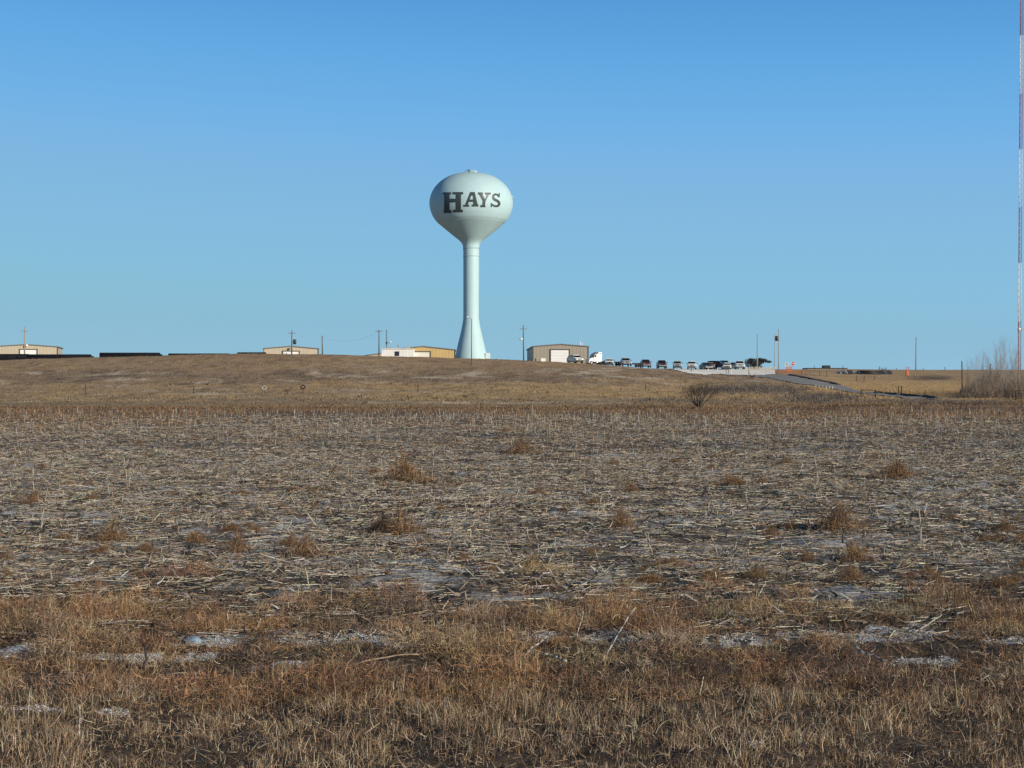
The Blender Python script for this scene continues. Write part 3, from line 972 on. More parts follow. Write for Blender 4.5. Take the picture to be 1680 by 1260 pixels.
def car(kind, col, label, px, Y, rot=0.0, light=True, name='parked_car', cat='car', dz=0):
    D = DIM[kind]; L, W, H = D['L'], D['W'], D['H']
    t = thing(name, label, cat, place(px, Y, .1 + dz), rot, 'vehicles parked on the hilltop lot')
    t.scale = (1.05, 1.05, 1.07)
    hw = W / 2; f = -L / 2
    pm = PAINT[col]
    r0 = D['ride']; hd = D['hood']; bl = D['belt']
    b = MB()
    st = [(f, hw * .78, r0 + .12, hd - .22), (f + .1, hw * .93, r0, hd - .10), (f + .5, hw * .99, r0 - .03, hd - .02), (D['ws0'], hw, r0 - .05, bl - .02), (0, hw, r0 - .05, bl), (D['rw1'] if kind != 'pickup' else 1.0, hw, r0 - .05, bl)]
    if kind == 'pickup': st += [(1.15, hw, r0 - .05, bl - .06), (L / 2 - .1, hw * .98, r0, bl - .06), (L / 2, hw * .93, r0 + .12, bl - .1)]
    else: st += [(L / 2 - .12, hw * .97, r0, bl - .03), (L / 2, hw * .88, r0 + .12, bl - .14)]
    b.loft([rring(y, w_, z0, z1) for y, w_, z0, z1 in st], False)
    # cabin
    tw = .80
    cw = hw * .93
    ring = [rring(D['ws0'] + .02, cw * .98, bl - .08, bl + .02, .03, 1.0), rring(D['ws1'], cw, bl - .08, H - .03, .10, tw), rring((D['ws1'] + D['rw0']) / 2, cw, bl - .08, H, .10, tw),
            rring(D['rw0'], cw, bl - .08, H - .03, .10, tw), rring(D['rw1'], cw * .98, bl - .08, bl + .02, .03, 1.0)]
    b.loft(ring, False)
    b.build('body', pm, t, bevel=.025)
    # glass
    k = .035
    def quad(nm, pts, par=t):
        o = MB().add(pts, [(0, 1, 2, 3)]).build(nm, M['glass'], par)
        md = o.modifiers.new('thick', 'SOLIDIFY'); md.thickness = .02; md.offset = 0
        return o
    gw = cw * .90; tg = cw * tw * .90
    y0, y1 = D['ws0'], D['ws1']
    quad('windscreen', [(-gw, y0 + .04 - k, bl + .06), (gw, y0 + .04 - k, bl + .06), (tg, y1 - .02 - k, H - .10), (-tg, y1 - .02 - k, H - .10)])
    y0, y1 = D['rw1'], D['rw0']
    quad('rear_window', [(-gw, y0 - .04 + k, bl + .06), (gw, y0 - .04 + k, bl + .06), (tg, y1 + .02 + k, H - .12), (-tg, y1 + .02 + k, H - .12)])
    for s in (-1, 1):
        def sx(z): return s * (cw + (cw * tw - cw) * (z - bl + .08) / (H - bl + .08) + .015)
        quad('side_window', [(sx(bl + .06), D['ws0'] + .35, bl + .06), (sx(bl + .06), D['rw1'] - .25, bl + .06), (sx(H - .14), D['rw0'] - .06, H - .14), (sx(H - .14), D['ws1'] + .08, H - .14)])
        MB().box((s * (hw + .13), D['ws0'] + .25, bl + .10), (.24, .12, .17)).build('mirror', pm if col not in ('white', 'silver') else M['dark'], t, bevel=.03)
        MB().box((s * hw * .66, f + .06, hd - .26), (hw * .40, .14, .16)).build('headlight', M['chrome'], t, bevel=.03)
        for yy in (f + .85, L / 2 - .95):
            wr = .34 if kind == 'sedan' else .38
            w_ = MB().tube((s * (hw - .22), yy, wr), (s * (hw + .01), yy, wr), wr, n=20).build('wheel', M['black'], t)
            MB().tube((s * (hw - .05), yy, wr), (s * (hw + .025), yy, wr), wr * .6, n=16).build('rim', M['chrome'], w_)
    MB().box((0, f - .01, hd - .28), (hw * .85, .10, .19)).build('grille', M['dark'], t)
    MB().box((0, f - .02, r0 + .16), (hw * 1.75, .20, .20)).build('bumper', M['chrome'] if kind == 'pickup' else (M['dark'] if col in ('silver', 'white') else M['grey']), t, bevel=.04)
    MB().box((0, 0, r0 - .03), (W * .75, L * .8, .12)).build('underbody', M['black'], t)
    return t


car('suv', 'white', 'white vehicle parked side on in front of the large white hall door', 943.5, 312, R(22), dz=.0)
car('sedan', 'white', 'white low car parked just right of the white semi truck', 999.5, 314, R(-3), dz=.0)
car('pickup', 'silver', 'silver pickup facing the field, second right of the semi truck', 1026, 318, R(4), name='pickup_truck', cat='pickup')
car('suv', 'dkred', 'dark red suv standing left of the other dark red suv', 1059, 320, R(3))
car('suv', 'maroon', 'maroon suv with pale plate, right of the other dark red suv', 1085.5, 320, R(0))
car('suv', 'silver', 'silver suv facing the field between the maroon and white suvs', 1111.5, 320, R(-7))
car('suv', 'white', 'white suv facing the field behind a thin post', 1135, 320, R(-6))
car('sedan', 'teal', 'dark teal car at the left end of the crowded row', 1158, 322, R(10))
car('sedan', 'brown', 'bronze car nose showing in front of the navy vehicles', 1165.5, 325, R(-4))
car('suv', 'navy', 'navy suv parked side on in the crowded row', 1176, 330, R(66))
car('pickup', 'navy', 'navy pickup parked between the navy suv and the white car', 1187, 334, R(20), name='pickup_truck', cat='pickup')
car('sedan', 'white', 'white car at the right end of the crowded row', 1193, 321, R(-10))
car('sedan', 'grey', 'dark grey car half hidden left of the white pickup', 1203.5, 332, R(-20))
car('pickup', 'white', 'white pickup facing the field left of the dark windswept tree', 1213.5, 325, R(-5), name='pickup_truck', cat='pickup')


def trailer(px, Y, Lm, label):
    t = thing('flatbed_trailer', label, 'trailer', place(px, Y, .1), R(4), 'low trailers between the parked vehicles')
    MB().box((0, 0, .75), (Lm, 1.9, .16)).box((0, -.9, .9), (Lm, .08, .16)).build('deck', M['dark'], t)
    for sx in (-.3, .3):
        MB().tube((sx, -.98, .34), (sx, -.74, .34), .34, n=14).build('wheel', M['black'], t)
    MB().tube((-Lm / 2, 0, .7), (-Lm / 2 - .9, 0, .6), .05).build('drawbar', M['dark'], t)


trailer(1012.5, 322, 1.9, 'short dark trailer between the white low car and the silver pickup')
trailer(1044.5, 326, 2.4, 'long dark flat trailer left of the dark red suvs')


def semi():
    Y = 314
    t = thing('semi_truck', 'white semi truck tractor with tall sleeper facing left in front of hall', 'truck', place(974.0, Y, .05), R(30))
    t.scale = (.80, .80, .80)
    # local: x to the right, the truck faces -x; length about 4.6 m in view
    wd = 2.3
    hood = [(-2.05, .75), (-2.1, 1.2), (-1.95, 1.55), (-1.2, 1.85), (-.65, 1.95), (-.65, .75)]
    cab = [(-.65, .75), (-.65, 1.95), (-.35, 2.75), (.35, 2.85), (.35, .75)]
    slp = [(.35, .75), (.35, 2.85), (1.0, 3.45), (1.95, 3.5), (1.95, .75)]
    b = MB().prism(hood, -wd * .42, wd * .42, 'y').prism(cab, -wd * .5, wd * .5, 'y').prism(slp, -wd * .52, wd * .52, 'y')
    b.build('body', M['white'], t, bevel=.06)
    MB().prism([(-.70, 2.02), (-.42, 2.70), (-.38, 2.70), (-.66, 2.02)], -wd * .45, wd * .45, 'y').build('windscreen', M['glass'], t)
    for s in (-1, 1):
        MB().add([(-.5, s * (wd * .5 + .015), 2.05), (.05, s * (wd * .5 + .015), 2.05), (.05, s * (wd * .5 + .015), 2.65), (-.3, s * (wd * .5 + .015), 2.65)], [(0, 1, 2, 3)]).build('side_window', M['glass'], t)
        MB().box((1.35, s * (wd * .52 + .01), 3.1), (.5, .03, .18)).build('sleeper_window', M['glass'], t)
        MB().box((-.1, s * (wd * .5 + .14), 2.35), (.14, .12, .6)).build('mirror', M['dark'], t)
        MB().tube((-.25, s * .95, .62), (1.2, s * .95, .62), .32, n=16).build('fuel_tank', M['chrome'], t)
        for x in (-1.4, 1.9, 2.7):
            w_ = MB().tube((x, s * .75, .5), (x, s * 1.12, .5), .5, n=22).build('wheel', M['black'], t)
            MB().tube((x, s * 1.0, .5), (x, s * 1.14, .5), .27, n=16).build('rim', M['chrome'], w_)
        MB().box((-2.06, s * .72, 1.15), (.14, .3, .2)).build('headlight', M['chrome'], t)
    # roof fairing, sloping
    MB().prism([(-.3, 2.80), (1.0, 3.46), (.95, 3.50), (-.2, 2.98)], -wd * .40, wd * .40, 'y').build('roof_fairing', M['grey'], t)
    MB().box((1.6, 0, .82), (3.1, .9, .22)).build('chassis', M['dark'], t)
    MB().box((-2.12, 0, .62), (.25, wd * .9, .34)).build('bumper', M['white'], t, bevel=.05)
    MB().tube((2.08, -.9, .9), (2.08, -.9, 3.75), .07).build('exhaust_stack', M['chrome'], t)


semi()


def post(px, py_top, py_base, label, m='darkwood', r=.06, name='fence_post', cat='post', group='fence posts on the slopes', cap=None, Y=None):
    x, y, z = ground_at(px, py_base) if Y is None else place(px, Y)
    H = max(.4, PZ(py_top, y) - z)
    lean = random.uniform(-.06, .06)
    o = MB().tube((0, 0, -.2), (lean, 0, H), r * 1.05, r * .9, 8).lathe([(r * .9, H - .002), (r * .5, H + r * .7)], 8, (lean, 0, 0)).build(name, M[m], loc=(x, y, z))
    tag(o, label, cat, group)
    return o


# posts and small things round the lot
for px, l in ((912.5, 'short white bollard leftmost of the row by the white hall door'), (916.5, 'short white bollard in the middle of the row by the white hall door'), (921, 'short white bollard rightmost of the row by the white hall door')):
    post(px, 592, 600, l, 'white', .10, 'bollard', 'bollard', 'white bollards by the hall', Y=310)
post(1134, 602.5, 611, 'thin dark post in front of the white suv', 'darkwood', .06)
post(1161.5, 605.0, 607, 'short pale post at lot edge before the bronze car', 'offwhite', .09, Y=312)
post(1177, 605.2, 607, 'short pale post at lot edge before the navy suv', 'offwhite', .09, Y=312)
post(1191.5, 606.5, 614, 'dark post at lot edge below the white car, left of a pair', 'darkwood', .06)
post(1195, 606.5, 614, 'dark post at lot edge below the white car, right of a pair', 'darkwood', .06)
post(1199.8, 605.5, 614, 'pale post at the lot edge between white car and white pickup', 'offwhite', .05)
post(1228.5, 603.8, 615.2, 'dark post on the white lot edge below the dark tree', 'darkwood', .07)


def picket_fence():
    Y = 318
    x0, x1 = PX(1223, Y), PX(1271, Y)
    x, y, z = place(1247, Y)
    t = thing('picket_fence', 'pale weathered picket fence below the dark windswept tree', 'fence', (x0, Y, z - .15))
    L = x1 - x0
    n = 22
    for k in range(n):
        h = 1.05 + random.uniform(-.12, .1)
        MB().box((L * k / (n - 1), random.uniform(-.02, .02), h / 2), (.15, .05, h)).build('picket', M['palepicket'], t)
    MB().box((L / 2, .06, .35), (L, .06, .1)).build('rail', M['wood'], t)
    MB().box((L / 2, .06, .8), (L, .06, .1)).build('rail', M['wood'], t)


M['palepicket'] = mat('pale_picket', (.50, .43, .33), .85, .3, 5)
picket_fence()

# stop sign, round sign and orange barrier at the junction
x, y, z = ground_at(1301, 615)
t = thing('stop_sign', 'red octagonal stop sign on a post at the road junction', 'sign', (x, y, z))
H = PZ(596.6, y) - z
MB().tube((0, .06, 0), (0, .06, H + .3), .045, n=8).build('post', M['grey'], t)
oc = [(.44 * math.cos(R(22.5 + 45 * k)), H + .44 * math.sin(R(22.5 + 45 * k))) for k in range(8)]
oi = [(.40 * math.cos(R(22.5 + 45 * k)), H + .40 * math.sin(R(22.5 + 45 * k))) for k in range(8)]
pn = MB().prism(oc, -.01, .01, 'y').build('sign_panel', M['white'], t)
MB().prism(oi, -.018, -.0105, 'y').build('sign_face', M['signred'], pn)
cu = bpy.data.curves.new('stop_text', 'FONT'); cu.body = 'STOP'; cu.align_x = 'CENTER'; cu.align_y = 'CENTER'; cu.size = .34
cu.offset = .008
tmp = bpy.data.objects.new('stop_text', cu); COL.objects.link(tmp)
bpy.context.view_layer.update()
me = bpy.data.meshes.new_from_object(tmp.evaluated_get(bpy.context.evaluated_depsgraph_get()))
bpy.data.objects.remove(tmp)
me.materials.clear(); me.materials.append(M['white'])
o = bpy.data.objects.new('lettering', me); COL.objects.link(o); o.parent = pn
o.rotation_euler = (R(90), 0, 0); o.location = (0, -.024, H)

x, y, z = ground_at(1290.5, 612)
t = thing('round_sign', 'round pale rimmed sign on a short post left of the stop sign', 'sign', (x, y, z))
H = PZ(598, y) - z
MB().tube((0, .05, 0), (0, .05, H), .045, n=8).build('post', M['darkwood'], t)
MB().torus((0, 0, H), .42, .05, 'y', 24, 6).build('rim', M['white'], t)
MB().tube((0, -.01, H), (0, .03, H), .40, n=24).build('sign_face', mat('sign_face_blue', (.30, .40, .46), .3, .1), t)

x, y, z = ground_at(1294.5, 612.5)
t = thing('orange_barrier', 'orange striped barricade between the round sign and stop sign', 'barricade', (x, y, z))
H = PZ(601, y) - z
for s in (-1, 1):
    MB().box((s * .45, 0, H / 2), (.09, .09, H)).build('leg', M['orange'], t)
for k in range(3):
    MB().box((0, -.07, H * (.38 + .25 * k)), (1.25, .04, .2)).build('board', M['orange'], t)

# orange red box with uprights on the right hillside
x, y, z = ground_at(1489, 616)
t = thing('valve_marker', 'orange red box with two upright posts on the right hillside', 'marker', (x, y, z))
MB().box((0, 0, .55), (.75, .6, 1.1)).build('box', M['orange'], t, bevel=.03)
for dx in (-.28, .28):
    MB().tube((dx, 0, 0), (dx, 0, PZ(601.5, y) - z), .07, n=8).build('upright', M['signred'], t)


# pipe piles on the right
def pile(px, py, L, rot, label):
    x, y, z = ground_at(px, py)
    t = thing('pipe_pile', label, 'pipe pile', (x, y, z), rot, 'dark pipe piles on the right hillside')
    r = .16
    for k in range(3):
        for j in range(9 - k):
            yy = (j - 4 + .5 * k) * 2 * r; zz_ = r + k * 1.75 * r; a = random.uniform(-.25, .25)
            p = MB().tube((-L / 2 + a, yy, zz_), (L / 2 + a, yy, zz_), r, n=9).build('pipe', M['dark'], t)
            q = -L / 2 - .01
            MB().tube((q + a - .01, yy, zz_), (q + a + .01, yy, zz_), r * .8, n=9).build('pipe_end', M['white'], p)


pile(1386, 613.5, 5.0, R(62), 'dark pipe pile with pale ends below the long low building')
pile(1428, 614, 6.0, R(12), 'longer dark pipe pile left of the orange red box')
pile(1450, 613.8, 4.0, R(55), 'dark pipe pile with pale ends nearest the orange red box')

# fence posts
for px, a, b, l in ((140, 631, 648.5, 'dark fence post alone on the far left slope'), (318, 633.5, 646.5, 'short thin post on the slope left of the two tyres'),
                    (686, 631, 644, 'dark post on the golden slope below the white office'), (1059, 630, 639.5, 'dark post on the slope below the dark red suvs'),
                    (1248.5, 630, 640, 'dark post among the grey brush left of the road'),
                    (1345, 609.5, 617, 'dark post above the road, left one of the upper pair'), (1356.5, 609.5, 619, 'dark post above the road, right one of the upper pair'),
                    (1315.5, 608, 615, 'thin post just right of the stop sign'),
                    (1405, 616, 624.5, 'post on the golden bank, left one of the lower pair'), (1417.5, 616, 626, 'post on the golden bank, right one of the lower pair'),
                    (1434.5, 617, 624, 'short thin post right of the lower pair on golden bank'),
                    (1474.5, 633.5, 645.5, 'stout brown post by the road, left of the twin posts'), (1478.5, 633.5, 645.5, 'stout brown post by the road, right of the twin posts'),
                    (1518, 641, 647, 'stubby dark stake near the lower road end'),
                    (1576, 640, 652, 'grey post at the left edge of the bare thicket'), (1585, 630, 650, 'taller grey post inside the left thicket edge')):
    post(px, a, b, l, 'rust' if 'brown' in l else 'darkwood', .10 if 'brown' in l else .065)
for px, tp_, l in ((1336, 600.5, 'small post on the horizon above the long low building, left'), (1383, 600.5, 'small post on the horizon above the long low building, right'),
                   (1443, 601.5, 'small post on the horizon by the reddish bush'), (1471, 605, 'stub post on the horizon left of the orange red box'),
                   (1515, 606, 'stub post on the horizon right of the thin lone pole'), (1550.5, 602, 'small post on the horizon left of the bare thicket')):
    post(px, tp_, 608, l, 'darkwood', .09, Y=402)
for px, tp_, l in ((1578.5, 593, 'dark tall post standing in the thicket left side'), (1625, 597.5, 'dark tall post standing in the middle of the thicket')):
    post(px, tp_, 640, l, 'darkwood', .10, Y=238)

# white delineators beside the road
M['marker'] = mat('marker_paint', (.50, .50, .48), .6, .3, 9)
k = 0
for px, py in ((1338.5, 636.5), (1344, 636.8), (1349.5, 637.2), (1355.5, 637.6), (1361, 638), (1366, 638.4)):
    x, y, z = ground_at(px, py)
    o = MB().box((0, 0, .29), (random.uniform(.07, .12), .05, .52)).lathe([(.05, .54), (.03, .60)], 8).build('marker_post', M['marker'], loc=(x, y, z - random.uniform(0, .16)))
    tag(o, 'small white marker post in the row along the left road edge', 'marker post', 'white marker posts at the road edge')
    k += 1

# brace posts beside the road, gate on the right edge
x, y, z = ground_at(1425, 652)
t = thing('fence_brace', 'dark wooden H shaped fence brace beside the road below the golden bank', 'fence', (x, y, z))
s = y / F
hB = PZ(639, y) - z
for dx in (-12, 11.5):
    MB().tube((dx * s, 0, -.2), (dx * s, 0, hB), .10, .09, 10).build('post', M['darkwood'], t)
MB().tube((-12 * s, 0, hB * .92), (11.5 * s, 0, hB * .92), .05).build('rail', M['darkwood'], t)
MB().tube((-12 * s, 0, hB * .3), (11.5 * s, 0, hB * .85), .012, n=4).tube((-12 * s, 0, hB * .85), (11.5 * s, 0, hB * .3), .012, n=4).build('brace_wire', M['rust'], t)

x, y, z = ground_at(1662, 656)
t = thing('field_gate', 'dark steel gate with curved brace at the right photo edge', 'gate', (x, y, z))
s = y / F; hB = PZ(640.5, y) - z
for dx in (0, 5):
    MB().tube((dx * s, 0, -.2), (dx * s, 0, hB), .10, n=10).build('post', M['darkwood'], t)
MB().path([(-9.5 * s, 0, 0), (-10.5 * s, 0, hB * .35), (-9 * s, 0, hB * .65), (-6 * s, 0, hB * .9), (-2 * s, 0, hB), (0, 0, hB)], .05, 6).path([(-7 * s, 0, 0), (-7.2 * s, 0, hB * .4), (-5 * s, 0, hB * .7)], .04, 6).build('curved_brace', M['darkwood'], t)
m = MB()
for q in (.15, .42, .7, .97):
    m.tube((5 * s, 0, hB * q), (50 * s, .5, hB * q), .04, n=6)
for q in (14, 24, 34, 44):
    m.tube((q * s, .2, hB * .05), (q * s, .2, hB * .97), .03, n=5)
m.build('gate_panel', M['darkwood'], t)

# tyres on posts
for px, py, pb, R_, r_, mt, l in ((433.5, 636.2, 646, .27, .075, 'tyre_pale', 'pale painted tyre on a post on the left slope'), (497, 635, 645.5, .27, .085, 'black', 'black tyre on a post on the slope, right of the pale one')):
    if mt == 'tyre_pale' and mt not in M: M[mt] = mat('tyre_pale', (.36, .34, .32), .8, .7, 4)
    x, y, z = ground_at(px, pb)
    t = thing('tyre_post', l, 'tyre marker', (x, y, z))
    h = PZ(py, y) - z
    MB().tube((0, .1, -.1), (0, .1, h - R_ - r_), .05, n=8).build('post', M['darkwood'], t)
    MB().torus((0, 0, h), R_, r_, 'y', 24, 8).build('tyre', M[mt], t)

# ------------------------------------------------------------------ radio mast, right edge
Yr = 340
x, y, z = place(1671.8, Yr)
t = thing('radio_mast', 'very tall red and white lattice radio mast at the right photo edge', 'mast', (x, y, z - .2))
hw = .38
dxl = 5.0 / F * Yr / (PZ(0, Yr) - z)          # slight lean as in the photograph
bounds = [600, 526, 430, 338, 243, 152, 56, -45, -150]
tops = [PZ(p, Yr) - z for p in bounds]; tops[0] = 0
for k in range(len(bounds) - 1):
    a, b = tops[k], tops[k + 1]
    m = MB()
    cr = [(hw * math.cos(q), hw * math.sin(q)) for q in (R(90), R(210), R(330))]
    for cx, cy in cr:
        m.tube((cx + a * dxl, cy, a), (cx + b * dxl, cy, b), .06, n=6)
    n = int((b - a) / .8)
    for i in range(n):
        za = a + (b - a) * i / n; zb_ = a + (b - a) * (i + 1) / n
        for j in range(3):
            c0, c1 = cr[j], cr[(j + 1) % 3]
            if i % 2: c0, c1 = c1, c0
            m.tube((c0[0] + za * dxl, c0[1], za), (c1[0] + zb_ * dxl, c1[1], zb_), .03, n=4, cap=False)
    m.build('lattice_section', M['red'] if k % 2 == 0 else M['mastwhite'], t)
zd = PZ(539, Yr) - z
MB().lathe([(.05, -.3), (.35, -.25), (.4, .1), (.3, .3), (.05, .35)], 14, (zd * dxl - .25, -.6, zd)).tube((zd * dxl, 0, zd), (zd * dxl - .2, -.5, zd), .05).build('dish', M['white'], t)
MB().box((zd * dxl + .45, -.45, zd), (.3, .3, .6)).build('antenna_box', M['grey'], t)

# ------------------------------------------------------------------ bare woody plants
def grow(mb, p, d, length, r, depth, spread=.5, up=.15, kids=3, n=5):
    steps = 3
    q = p.copy()
    for s in range(steps):
        d2 = (d + Vector((random.gauss(0, .16), random.gauss(0, .16), random.gauss(0, .08) + up * .4))).normalized()
        e = q + d2 * (length / steps)
        r2 = r * (1 - .22)
        mb.tube(q, e, r, r2, max(3, n), cap=False)
        if depth > 0 and s >= (0 if depth < 2 else 1):
            for _ in range(kids):
                a = random.uniform(0, 2 * math.pi)
                side = Vector((math.cos(a), math.sin(a), random.uniform(0, .6))) * spread
                grow(mb, e, (d2 + side).normalized(), length * random.uniform(.45, .7), r2 * .55, depth - 1, spread, up, kids, n - 1)
        q, d, r = e, d2, r2


def bare_shrub(name, label, px, py, h, wd, m, stems=9, cat='shrub', group=None, kids=2, depth=2, r=.035, seed=1, up=.1):
    random.seed(seed)
    x, y, z = ground_at(px, py)
    t = thing(name, label, cat, (x, y, z - .05), 0, group)
    tr = MB(); cr = MB()
    for k in range(stems):
        a = 2 * math.pi * k / stems + random.uniform(-.3, .3)
        ln = random.uniform(.25, 1.0)
        d = Vector((math.cos(a) * wd / h * ln, math.sin(a) * wd / h * ln * .7, 1)).normalized()
        b = Vector((math.cos(a) * .08, math.sin(a) * .08, 0)); e = b + d * (h * .22)
        tr.tube(b, e, r * 1.5, r * 1.1, 6, cap=False)
        grow(cr, e, d, h * random.uniform(.5, .72), r * .95, depth, .55, up, kids)
    tr.build('trunk', M[m], t); cr.build('crown', M[m], t)
    return t


bare_shrub('bare_tree', 'dark leafless many stemmed tree below the parked cars, at the stubble edge', 1146, 669, 2.35, 2.5, 'barkdark', 26, 'tree', None, 3, 2, .034, 4, -.01)
SHR = [(1176, 646, 1.1), (1196, 641, 1.3), (1214, 643, 1.0), (1232, 639, 1.3), (1257, 644, 1.0), (1281, 641, 1.2), (1300, 648, 1.0), (1326, 655, 1.1), (1352, 657, 1.3), (1378, 657, 1.2), (1398, 655, 1.3),
       (1150, 650, .8), (1100, 657, .8), (1065, 658, .7), (1290, 634, .8), (1320, 640, .7)]
for k, (px, py, h) in enumerate(SHR):
    bare_shrub('brush_shrub', 'low grey leafless shrub in the brush between bare tree and road', px, py, h, h * 2.0, 'bark' if k % 3 else 'barkdark', 8, 'shrub', 'grey shrubs below the road', 2, 2, .03, 100 + k)
bare_shrub('brush_shrub', 'round brown shrub on the lot edge near the pale fence', 1235, 621, 1.0, 1.1, 'rust', 10, 'shrub', None, 3, 1, .03, 77)
bare_shrub('brush_shrub', 'reddish leafless bush on the right horizon by the pipe piles', 1450, 609, 1.2, 2.2, 'rust', 12, 'shrub', None, 3, 1, .03, 78)
for k, (px, py, h) in enumerate(((672, 655, .7), (600, 663, .5), (715, 655, .4), (763, 652, .45), (96, 623, .35), (470, 643, .5), (190, 610, .5), (776, 648, .5), (590, 651, .4), (340, 632, .5))):
    bare_shrub('dark_tuft', 'small dark dry shrub scattered on the hill slope grass', px, py, h, h * 1.8, 'barkdark', 7, 'shrub', 'dark tufts on the slope', 2, 1, .035, 200 + k)

# low brush beside the road and along the field edge (uncountable)
def roadside_brush():
    Vs = []
    for (cx, cy, rx, ry, n, h) in ((1235, 639, 75, 9, 5200, .62), (1345, 655, 60, 7, 5200, .8), (1180, 641, 40, 7, 2000, .5), (1300, 642, 40, 6, 1500, .5), (1560, 661, 90, 3, 2600, .4), (1080, 658, 90, 3, 2200, .35), (1470, 658, 60, 3, 1500, .3), (560, 622, 160, 6, 2600, .28), (230, 616, 120, 6, 2200, .28), (940, 622, 130, 6, 2600, .3)):
        px = cx + rx * np.clip(RNG.normal(0, .5, n), -1.2, 1.2); py = cy + ry * np.clip(RNG.normal(0, .5, n), -1.2, 1.2)
        P = np.array([ground_at(a, b) for a, b in zip(px[::8], py[::8])])
        P = np.repeat(P, 8, 0)[:n]; n = len(P)
        P[:, 0] += RNG.normal(0, .28, n); P[:, 1] += RNG.normal(0, .28, n)
        hh = np.repeat(RNG.uniform(.5, 1.2, (n + 7) // 8), 8)[:n] * h
        P[:, 2] = gz(P[:, 0], P[:, 1]) - .03 + RNG.random(n) * hh * .5
        V, Fq, k = strips(P, RNG.uniform(0, 6.28, n), np.abs(RNG.normal(.5, .5, n)), hh * RNG.uniform(.3, .7, n), np.full(n, .05) * RNG.uniform(.4, 1.5, n), RNG.normal(0, .7, n), 2)
        c = palette(n, [(.14, .12, .11), (.20, .175, .155), (.08, .068, .062), (.26, .225, .19), (.19, .135, .095)], [3, 3, 2.4, 1.6, 1.6])
        Vs.append((V, Fq, np.repeat(c, k, 0)))
    V, Fq, c = merge(Vs)
    o = mesh_np('roadside_brush', V, Fq, c, M['attr'])
    tag(o, 'low grey leafless brush on the slope and beside the road', 'brush', kind='stuff')


roadside_brush()

# thicket on the right: individual saplings and an understorey
M['twig1'] = mat('twig_grey', (.33, .29, .25), .9, .2, 6)
M['twig2'] = mat('twig_tan', (.40, .32, .23), .9, .2, 6)
SAP = [(1583, 605, 650, 215), (1592, 597, 650, 222), (1600, 591, 651, 214), (1607, 600, 651, 224), (1614, 582, 651, 216), (1621, 588, 652, 228), (1629, 596, 652, 214), (1635, 578, 652, 220),
       (1642, 567, 653, 216), (1649, 565, 653, 226), (1654, 572, 653, 214), (1661, 570, 653, 222), (1667, 580, 653, 216), (1676, 585, 653, 226), (1646, 584, 653, 212), (1688, 582, 653, 218), (1639, 572, 653, 231), (1657, 566, 653, 219), (1610, 590, 652, 221), (1625, 584, 652, 224), (1670, 574, 653, 229), (1588, 598, 650, 226)]
for k, (px, tp_, _, Y) in enumerate(SAP):
    random.seed(300 + k)
    x, y, z = place(px, Y)
    H = PZ(tp_, y) - z
    t = thing('bare_sapling', 'tall thin leafless sapling in the thicket left of the radio mast', 'tree', (x, y, z - .1), 0, 'leafless saplings of the right thicket')
    tr = MB(); cr = MB()
    for s_ in range(3):
        q = Vector((random.uniform(-.25, .25), random.uniform(-.3, .3), 0)); d = Vector((random.uniform(-.10, .10), random.uniform(-.08, .08), 1)).normalized()
        r = .034 if s_ == 0 else .020
        hh = H * (1 if s_ == 0 else random.uniform(.6, .9))
        n = 9
        for i in range(n):
            d = (d + Vector((random.gauss(0, .05), random.gauss(0, .05), .12))).normalized()
            e = q + d * (hh / n)
            tr.tube(q, e, r, r * .88, 5, cap=False)
            if i > 1:
                for _ in range(4):
                    a = random.uniform(0, 6.28)
                    grow(cr, e, Vector((math.cos(a) * .4, math.sin(a) * .4, 1)).normalized(), hh * .21 * random.uniform(.6, 1.1), r * .5, 1, .35, .25, 2, 4)
            q = e; r *= .88
    mm = M['twig2'] if k % 3 == 0 else M['twig1']
    tr.build('trunk', mm, t); cr.build('crown', mm, t)

# understorey brush (uncountable)
def thicket():
    n = 36000
    y = RNG.uniform(208, 248, n); px = 1574 + 130 * RNG.random(n) ** .85
    x = PX(px, y)
    d = fbm(x / 2.2, y / 3.0, 141, 3)
    keep = RNG.random(n) < sstep(.30, .62, d) * sstep(1570, 1600, px) + .06
    x, y, px, d = x[keep], y[keep], px[keep], d[keep]; n = len(x)
    z = gz(x, y)
    top = (1.4 + 3.4 * sstep(.3, .75, fbm(x / 1.7, y / 5, 143, 3))) * (.35 + .65 * sstep(1574, 1625, px))
    base = RNG.random(n) ** 1.6 * .8 * top
    ln = np.minimum(top - base + .25, RNG.uniform(.4, 1.5, n))
    V, Fq, k = strips(np.stack([x, y, z - .03 + base], 1), RNG.uniform(0, 6.28, n), np.abs(RNG.normal(.25, .4, n)), ln, np.full(n, .028) * RNG.uniform(.5, 1.5, n), RNG.normal(0, .6, n), 3)
    o = mesh_np('thicket_brush', V, Fq, np.repeat(palette(n, [(.19, .16, .14), (.26, .205, .155), (.34, .25, .17), (.12, .105, .10), (.28, .19, .135), (.40, .33, .25)], [3, 3, 2, 2, 2, 1]), k, 0), M['attr'])
    tag(o, 'tangled grey brown undergrowth at the foot of the bare saplings', 'brush', kind='stuff')


thicket()

